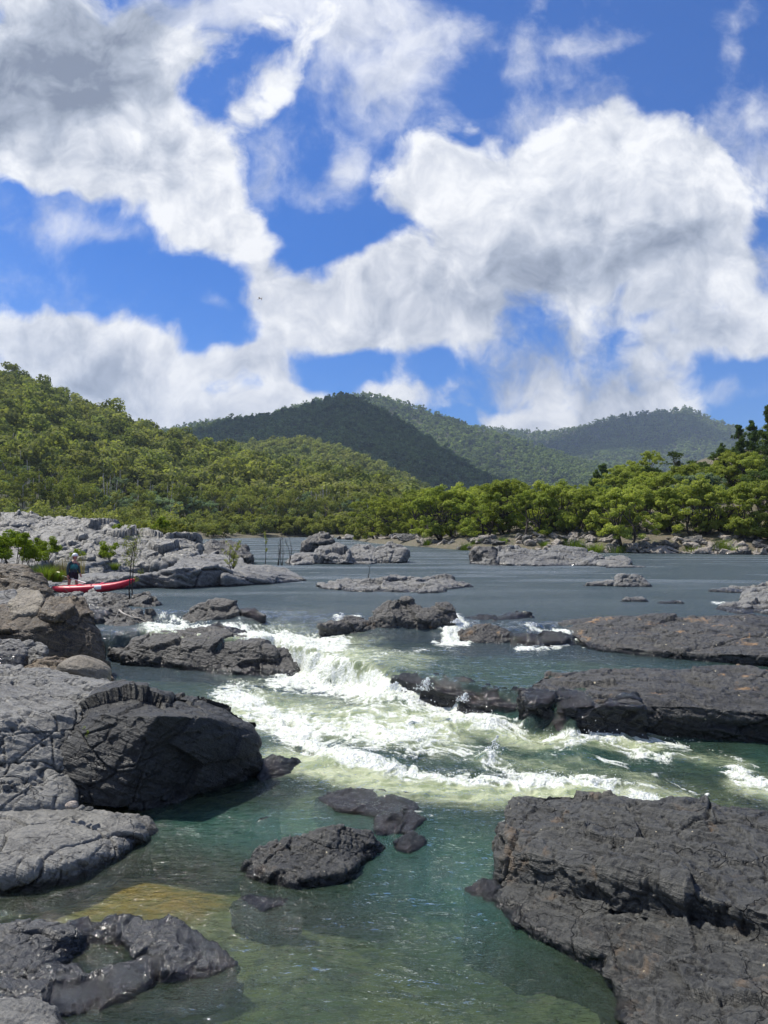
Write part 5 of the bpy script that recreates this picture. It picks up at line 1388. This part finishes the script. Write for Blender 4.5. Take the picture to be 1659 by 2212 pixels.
sapling(793, 1258, 36.5, .7, 'bare twig sticking up from the flat midstream rock', 7, leafy=False, stems=1)
# dead branch lying on the dark rocks
rr = np.random.RandomState(9)
A0 = np.array(W(257, 1326, 24.2)) + (0, 0, .12); B0 = np.array(W(306, 1346, 23.4)) + (0, 0, .12)
t0, pp = limb(A0, B0, .035, .015, rr, .05, 8, 6); parts = [t0, limb(A0, A0 + (-.12, -.1, -.28), .02, .012, rr, .05, 4, 5)[0]]
for k in range(7): parts.append(limb(pp[3 + k % 5], pp[3 + k % 5] + rr.normal(size=3) * (.35, .25, .15), .012, .004, rr, .15, 5, 4)[0])
tag(link('dead_branch', mesh_np('dead_branch', *join(parts), M_bark, True)), 'bleached dead branch lying on the dark rocks by the left chute', 'branch')
# green weed on the black boulder
rr = np.random.RandomState(10); cw = np.array(W(189, 1590, 10.95))
root = empty('small_weed', tuple(cw)); tag(root, 'tiny bright green weed growing on the face of the black boulder', 'weed')
cen = rr.normal(size=(9, 3)) * (.03, .03, .05); parts = [limb((0, .03, -.05), c, .003, .0015, rr, .1, 4, 4)[0] for c in cen]
link('stem', mesh_np('stem', *join(parts), M_barkd, True), root); link('foliage', mesh_np('foliage', *leaves(cen, [.022] * 9, 16, .009, rr, 1., .3, .7), M_lime, False), root)
# ------------------------------------------------------------------ paddler, kayak, paddle, bird
def skin(name, V, E, Rd, mat_, parent=None, sub=2, root=0, extra=None):
    me = bpy.data.meshes.new('s'); me.from_pydata([tuple(v) for v in V], E, []); me.update()
    o = bpy.data.objects.new('s', me); COL.objects.link(o)
    m_ = o.modifiers.new('k', 'SKIN'); m_.use_smooth_shade = True; m_.branch_smoothing = .4
    for i, r in enumerate(Rd):
        sv = me.skin_vertices[0].data[i]
        sv.radius = (r, r) if not isinstance(r, tuple) else r
        sv.use_root = (i == root)
    if sub:
        s = o.modifiers.new('u', 'SUBSURF'); s.levels = sub; s.render_levels = sub
    dg = bpy.context.evaluated_depsgraph_get()
    m2 = bpy.data.meshes.new_from_object(o.evaluated_get(dg), depsgraph=dg)
    bpy.data.objects.remove(o); bpy.data.meshes.remove(me)
    if extra:
        bm = bmesh.new(); bm.from_mesh(m2)
        for tv, tf in extra:
            vs = [bm.verts.new(v) for v in tv]
            for f in tf: bm.faces.new([vs[i] for i in f])
        bm.to_mesh(m2); bm.free()
    m2.name = name; m2.materials.clear(); m2.materials.append(mat_)
    m2.polygons.foreach_set('use_smooth', np.ones(len(m2.polygons), bool))
    return link(name, m2, parent)

S_skin = simple_mat('skin', (.50, .27, .19), .55, var=.08)
S_jack = simple_mat('dark_teal_jacket', (.022, .055, .065), .7, bump=.4, bscale=18)
S_pfd = simple_mat('teal_vest', (.015, .17, .16), .6, bump=.3, bscale=14)
S_short = simple_mat('navy_shorts', (.012, .014, .025), .8, bump=.4, bscale=18)
S_helm = simple_mat('white_helmet', (.80, .80, .78), .3, var=.03)
S_black = simple_mat('black_rubber', (.015, .015, .016), .6)
S_red = simple_mat('red_hull_fabric', (.56, .006, .032), .38, var=.10, bump=.2, bscale=9)
S_redd = simple_mat('dark_red_fabric', (.22, .008, .02), .5, var=.1)
S_white = simple_mat('white_panel', (.78, .78, .76), .4, var=.05)
S_olive = simple_mat('olive_yellow_blade', (.30, .30, .05), .35, var=.05)
S_hair = simple_mat('brown_hair', (.06, .035, .02), .8)

px_, py_, pd_ = 158, 1288, 31.6
foot = W(px_, py_, pd_)
man = empty('person', foot)
tag(man, 'person in white helmet, teal vest and dark shorts standing behind the red kayak', 'person')
#          0 pelvis        1 waist          2 chest           3 neck base        4 neck          5 head low       6 head mid       7 crown
J = [(0, 0, .93), (.0, 0, 1.08), (.02, 0, 1.30), (.035, 0, 1.44), (.05, 0, 1.50), (.065, 0, 1.56), (.07, 0, 1.63), (.06, 0, 1.69),
     (-.09, -.10, .90), (-.13, -.12, .50), (-.15, -.10, .09), (-.04, -.16, .03),        # near leg: hip, knee, ankle, toe
     (.09, .08, .90), (.10, .10, .50), (.10, .12, .09), (.22, .10, .03),                # far leg
     (-.11, -.12, 1.39), (-.16, -.17, 1.12), (-.14, -.22, .88), (-.13, -.24, .79),      # near arm: shoulder, elbow, wrist, palm
     (.10, .14, 1.38), (.17, .12, 1.14), (.27, .02, .94), (.31, -.02, .87)]             # far arm
E = [(0, 1), (1, 2), (2, 3), (3, 4), (4, 5), (5, 6), (6, 7), (0, 8), (8, 9), (9, 10), (10, 11), (0, 12), (12, 13), (13, 14), (14, 15), (3, 16), (16, 17), (17, 18), (18, 19), (3, 20), (20, 21), (21, 22), (22, 23)]
RD = [.13, .12, .14, .09, .05, .065, .088, .06, .085, .058, .040, .035, .085, .058, .040, .035, .055, .042, .028, .032, .055, .042, .028, .032]
def hand(wrist, palm, side):
    w = np.array(wrist); p = np.array(palm); d = (p - w) / np.linalg.norm(p - w)
    sd_ = np.cross(d, (0, 1, 0)); sd_ /= np.linalg.norm(sd_); out_ = []
    for k, ln in enumerate((.065, .078, .074, .058)):
        b0 = p + sd_ * (.028 - .0185 * k)
        c = np.cross(d, sd_) * side
        out_.append(tube([b0, b0 + d * ln * .5, b0 + d * ln * .8 + c * ln * .35, b0 + d * ln * .85 + c * ln * .7], [.010, .0095, .009, .006], 6))
    b0 = w + d * .03 + sd_ * .03
    out_.append(tube([b0, b0 + sd_ * .03 + d * .03, b0 + sd_ * .035 + d * .065], [.011, .010, .007], 6))
    return out_
# nose, ears and eyes on the head, turned towards +x and a little to the camera
fx = np.array([math.cos(R(-25)), math.sin(R(-25)), 0]); hd = np.array(J[6])
face = [tube([hd + fx * .075 + (0, 0, .005), hd + fx * .108 + (0, 0, -.022), hd + fx * .08 + (0, 0, -.035)], [.008, .016, .010], 6)]
sdv = np.array([-fx[1], fx[0], 0])
for s in (-1, 1): face.append(tube([hd + sdv * s * .082 + (0, 0, -.03), hd + sdv * s * .096, hd + sdv * s * .084 + (0, 0, .025)], [.010, .014, .008], 6))
skin('body', J, E, RD, S_skin, man, 2, 0, hand(J[18], J[19], 1) + hand(J[22], J[23], -1) + face)
ey = [tube([hd + fx * .082 + sdv * s * .032 + (0, 0, .006), hd + fx * .092 + sdv * s * .032 + (0, 0, .006)], [.010, .004], 6) for s in (-1, 1)]
mo = tube([hd + fx * .088 + sdv * -.022 + (0, 0, -.058), hd + fx * .094 + (0, 0, -.056), hd + fx * .088 + sdv * .022 + (0, 0, -.058)], [.003, .007, .003], 6)
link('eyes', mesh_np('eyes', *join(ey), S_black, True), man); link('mouth', mesh_np('mouth', *mo, simple_mat('lips', (.30, .10, .09), .5), True), man)
jk = [1, 2, 3, 16, 17, 18, 20, 21, 22]; mp = {j: i for i, j in enumerate(jk)}
skin('jacket', [J[j] if j != 1 else (0, 0, .93) for j in jk], [(mp[a], mp[b]) for a, b in E if a in mp and b in mp], [.165, .168, .10, .078, .063, .046, .078, .063, .046], S_jack, man)
skin('vest', [(.01, -.02, 1.08), (.025, -.02, 1.22), (.035, -.01, 1.36)], [(0, 1), (1, 2)], [.185, .198, .155], S_pfd, man)
skin('shorts', [(0, 0, 1.10), (0, 0, .93), (-.09, -.09, .86), (-.115, -.11, .66), (.09, .08, .86), (.10, .09, .66)], [(0, 1), (1, 2), (2, 3), (1, 4), (4, 5)], [.168, .160, .115, .105, .115, .105], S_short, man, root=1)
bm = bmesh.new(); bmesh.ops.create_uvsphere(bm, u_segments=24, v_segments=16, radius=.128)
for v in bm.verts:
    v.co.z *= .95
    if v.co.z < -.015: v.co.z = -.015 + (v.co.z + .015) * .12; v.co.x *= 1.02
helm = link('helmet', bm_mesh('helmet', bm, S_helm), man); helm.location = hd + np.array((-.005, 0, .045))
bm = bmesh.new(); bmesh.ops.create_uvsphere(bm, u_segments=16, v_segments=10, radius=.085)
hair = link('hair', bm_mesh('hair', bm, S_hair), man); hair.location = hd + np.array((-.045, .02, -.03)); hair.scale = (.7, .95, 1.1)
st_ = link('helmet_strap', mesh_np('helmet_strap', *tube([hd + sdv * -.09 + (0, 0, .02), hd + sdv * -.075 + fx * .03 + (0, 0, -.06), hd + fx * .05 + (0, 0, -.085), hd + sdv * .075 + fx * .03 + (0, 0, -.06), hd + sdv * .09 + (0, 0, .02)], .006, 5), S_black, True), man)

# kayak
ky = empty('inflatable_kayak', W(203, 1280, 30.9), R(3))
ky.rotation_euler.y = R(-3.5)
tag(ky, 'bright red inflatable kayak with upturned ends resting at the water\'s edge', 'kayak')
t_ = np.linspace(-1, 1, 41)
def side_tube(sg, lift=0., rr=.165, wid=.30):
    x = 1.60 * t_; y = sg * wid * np.clip(1 - np.abs(t_) ** 3.2, 0, 1) ** .7
    z = .17 + lift + np.where(t_ > 0, .24, .13) * np.abs(t_) ** 3.2
    r = rr * (1 - .62 * np.abs(t_) ** 5)
    return tube(np.stack([x, y, z], 1), r, 16), np.stack([x, y, z], 1), r
for sg in (-1, 1):
    tb, pth, rr_ = side_tube(sg)
    link('side_tube', mesh_np('side_tube', *tb, S_red, True), ky)
    off = np.array([0, sg * .9, -.42]); off = off / np.linalg.norm(off)
    ln = tube(pth[3:-3] + off * rr_[3:-3, None], .014, 6)
    link('rubbing_strip', mesh_np('rubbing_strip', *ln, S_redd, True), ky)
    off = np.array([0, sg * .5, -.85]); off = off / np.linalg.norm(off)
    ln = tube(pth[5:-5] + off * rr_[5:-5, None], .024, 6)
    link('rubbing_strip', mesh_np('rubbing_strip', *ln, S_black, True), ky)
fl_ = []
for k in range(-2, 3):
    x = 1.35 * t_; fl_.append(tube(np.stack([x, k * .09 * (1 - np.abs(t_) ** 3), .07 + .16 * np.abs(t_) ** 3], 1), .065, 8))
link('hull_floor', mesh_np('hull_floor', *join(fl_), S_redd, True), ky)
for x in (-.55, .35):
    link('thwart', mesh_np('thwart', *tube([(x, -.26, .26), (x, 0, .29), (x, .26, .26)], [.09, .11, .09], 12), S_red, True), ky)
# end caps
for sg, z in ((-1, .30), (1, .41)):
    bm = bmesh.new(); bmesh.ops.create_uvsphere(bm, u_segments=12, v_segments=8, radius=.068)
    e_ = link('end_cap', bm_mesh('end_cap', bm, S_black if sg < 0 else S_red), ky); e_.location = (sg * 1.62, 0, z)
# white panel moulded round the near tube
tb, pth, rr_ = side_tube(-1)
V = []; Fq = []
for i, x in enumerate(np.linspace(.16, .44, 6)):
    c = np.array([np.interp(x, pth[:, 0], pth[:, k]) for k in range(3)])
    for j, a in enumerate(np.linspace(R(-8), R(52), 7)):
        V.append(c + np.array([0, -math.cos(a), math.sin(a)]) * (.165 * (1 - .62 * abs(x / 1.6) ** 5) + .006))
for i in range(5):
    for j in range(6): Fq.append((i * 7 + j, i * 7 + 7 + j, i * 7 + 8 + j, i * 7 + 1 + j))
link('white_panel', mesh_np('white_panel', V, Fq, S_white, True), ky)
for x in (.02,):
    bm = bmesh.new(); bmesh.ops.create_cone(bm, cap_ends=True, segments=16, radius1=.04, radius2=.032, depth=.03)
    v_ = link('valve', bm_mesh('valve', bm, S_redd), ky); v_.location = (x, -.36, .33); v_.rotation_euler = (R(40), 0, 0)
link('carry_handle', mesh_np('carry_handle', *tube([(1.36, -.02, .42), (1.40, 0, .52), (1.50, 0, .54), (1.55, 0, .44)], .012, 6), S_black, True), ky)
link('carry_handle', mesh_np('carry_handle', *tube([(-1.55, 0, .32), (-1.50, 0, .42), (-1.40, 0, .40), (-1.36, 0, .31)], .012, 6), S_black, True), ky)
link('tow_rope', mesh_np('tow_rope', *tube([(-1.2, -.25, .32), (-1.0, -.42, .26), (-.85, -.5, .12), (-.78, -.62, -.05)], .010, 5), S_black, True), ky)

# paddle, held in the near hand
p0 = np.array(W(118, 1238.5, 31.9)); p1 = np.array(W(187.5, 1260, 31.0)); ax = (p1 - p0) / np.linalg.norm(p1 - p0); Lp = np.linalg.norm(p1 - p0)
pd = empty('paddle', tuple(p0)); tag(pd, 'paddle with white shaft and olive yellow blade held by the person', 'paddle')
link('shaft', mesh_np('shaft', *tube([ax * .40, ax * (Lp - .06)], .022, 10), S_white, True), pd)
link('grip', mesh_np('grip', *tube([ax * (Lp - .08), ax * Lp, ax * (Lp + .02)], [.02, .026, .016], 10), S_black, True), pd)
up_ = np.cross(ax, (0, 1, 0)); up_ /= np.linalg.norm(up_); nrm_ = np.cross(ax, up_)
V = []; Fq = []; prof = [(0, .03), (.04, .09), (.12, .115), (.25, .12), (.36, .09), (.43, .04), (.47, .022)]
for (s_, w_) in prof:
    c = ax * s_
    for (a_, b_) in ((-1, 0), (-.5, 1), (0, 1.6), (.5, 1), (1, 0), (.5, -1), (0, -1.), (-.5, -1)):
        V.append(c + up_ * a_ * w_ + nrm_ * b_ * .008)
for i in range(len(prof) - 1):
    for j in range(8): Fq.append((i * 8 + j, i * 8 + (j + 1) % 8, i * 8 + 8 + (j + 1) % 8, i * 8 + 8 + j))
link('blade', mesh_np('blade', V, Fq, S_olive, True), pd)

# bird high over the valley
bd = empty('bird', W(561, 645, 85.)); tag(bd, 'black bird gliding against the cloud in the middle of the sky', 'bird')
S_bird = simple_mat('black_feathers', (.012, .013, .018), .6)
skin('body', [(.0, 0, .0), (.07, 0, .015), (.14, 0, .03), (.20, 0, .02), (.24, 0, .01), (-.09, 0, -.03), (-.2, 0, -.07)], [(0, 1), (1, 2), (2, 3), (3, 4), (0, 5), (5, 6)], [.05, .045, .03, .03, .006, .035, .02], S_bird, bd, 1)
def wing(pts, th):
    V = []; n_ = len(pts)
    for s_ in (1, -1):
        for (a, b_) in pts:
            V.append(tuple(a + np.array((0, 0, 0)) + np.array((0, s_ * th, s_ * th)))); V.append(tuple(b_ + np.array((0, s_ * th, 0))))
    Fq = []
    for i in range(n_ - 1):
        a = 2 * i; Fq.append((a, a + 1, a + 3, a + 2)); a += 2 * n_; Fq.append((a, a + 2, a + 3, a + 1))
        Fq.append((2 * i, 2 * i + 2, 2 * n_ + 2 * i + 2, 2 * n_ + 2 * i)); Fq.append((2 * i + 1, 2 * n_ + 2 * i + 1, 2 * n_ + 2 * i + 3, 2 * i + 3))
    return V, Fq
A_ = lambda *q: np.array(q, float)
w1_ = [(A_(.08, 0, .04), A_(-.06, 0, -.02)), (A_(.0, .12, .19), A_(-.13, .14, .08)), (A_(-.12, .26, .28), A_(-.22, .26, .19)), (A_(-.24, .36, .24), A_(-.28, .36, .21))]
w2_ = [(A_(.10, 0, .03), A_(-.03, 0, -.04)), (A_(.26, -.14, .07), A_(.14, -.14, -.05)), (A_(.34, -.28, .02), A_(.20, -.28, -.16)), (A_(.28, -.4, -.30), A_(.24, -.4, -.30))]
for w_ in (w1_, w2_): link('wing', mesh_np('wing', *wing(w_, .006), S_bird, False), bd)
tl = [(A_(-.16, .02, -.05), A_(-.15, -.03, -.07)), (A_(-.32, .07, -.12), A_(-.31, -.05, -.14))]
link('tail', mesh_np('tail', *wing(tl, .005), S_bird, False), bd)

# ------------------------------------------------------------------ two clouds overhead (above the picture) that shade the mountains, and the valley's air
def cloud(label, c, r, seed, n_=26):
    rr = np.random.RandomState(seed); bm = bmesh.new()
    for k in range(n_):
        a = rr.uniform(0, 6.28); q = math.sqrt(rr.rand()) * .85
        s = r[0] * rr.uniform(.22, .36)
        mtx = Matrix.Translation((math.cos(a) * q * r[0] * .8, math.sin(a) * q * r[1] * .8, rr.uniform(0, .5) * r[2] * (1 - q))) @ Matrix.Diagonal((s, s * r[1] / r[0], s * .45, 1))
        bmesh.ops.create_icosphere(bm, subdivisions=3, radius=1., matrix=mtx)
    me = finish_rock('cloud', bm_mesh('c', bm), r[0] / 22, 2, M_cloud, dict(s=r[0] / 3, facet=0, crack=0, pit=0, amp=.9, seed=seed))
    o = link('cloud', me); o.location = c
    return tag(o, label, 'cloud')
M_cloud = simple_mat('cloud_vapour', (.85, .86, .88), 1., var=.04, vscale=.01)
def under(x, y, z, alt):
    k = (alt - z); return (x + sd.x / sd.z * k, y + sd.y / sd.z * k, alt)
cloud('white cumulus overhead whose shadow lies on the dark central mountain', under(-60, 1330, 130, 6000), (640, 400, 120), 1)
cloud('white cumulus overhead whose shadow lies on the distant rocky mountain', under(1000, 3320, 400, 7500), (600, 280, 110), 2, 22)

m, nt, out = mat_new('valley_air'); g = N(nt)
pv = g.new('ShaderNodeVolumePrincipled'); pv.inputs['Density'].default_value = .00011; pv.inputs['Color'].default_value = (.62, .76, .95, 1); pv.inputs['Anisotropy'].default_value = .2
g.L(pv.outputs[0], out.inputs['Volume'])
bm = bmesh.new(); bmesh.ops.create_cube(bm, size=1., matrix=Matrix.Translation((0, 1850, 315)) @ Matrix.Diagonal((9400, 7300, 690, 1)))
tag(link('haze', bm_mesh('haze', bm, m, False)), 'thin blue haze filling the valley', 'haze', kind='stuff')
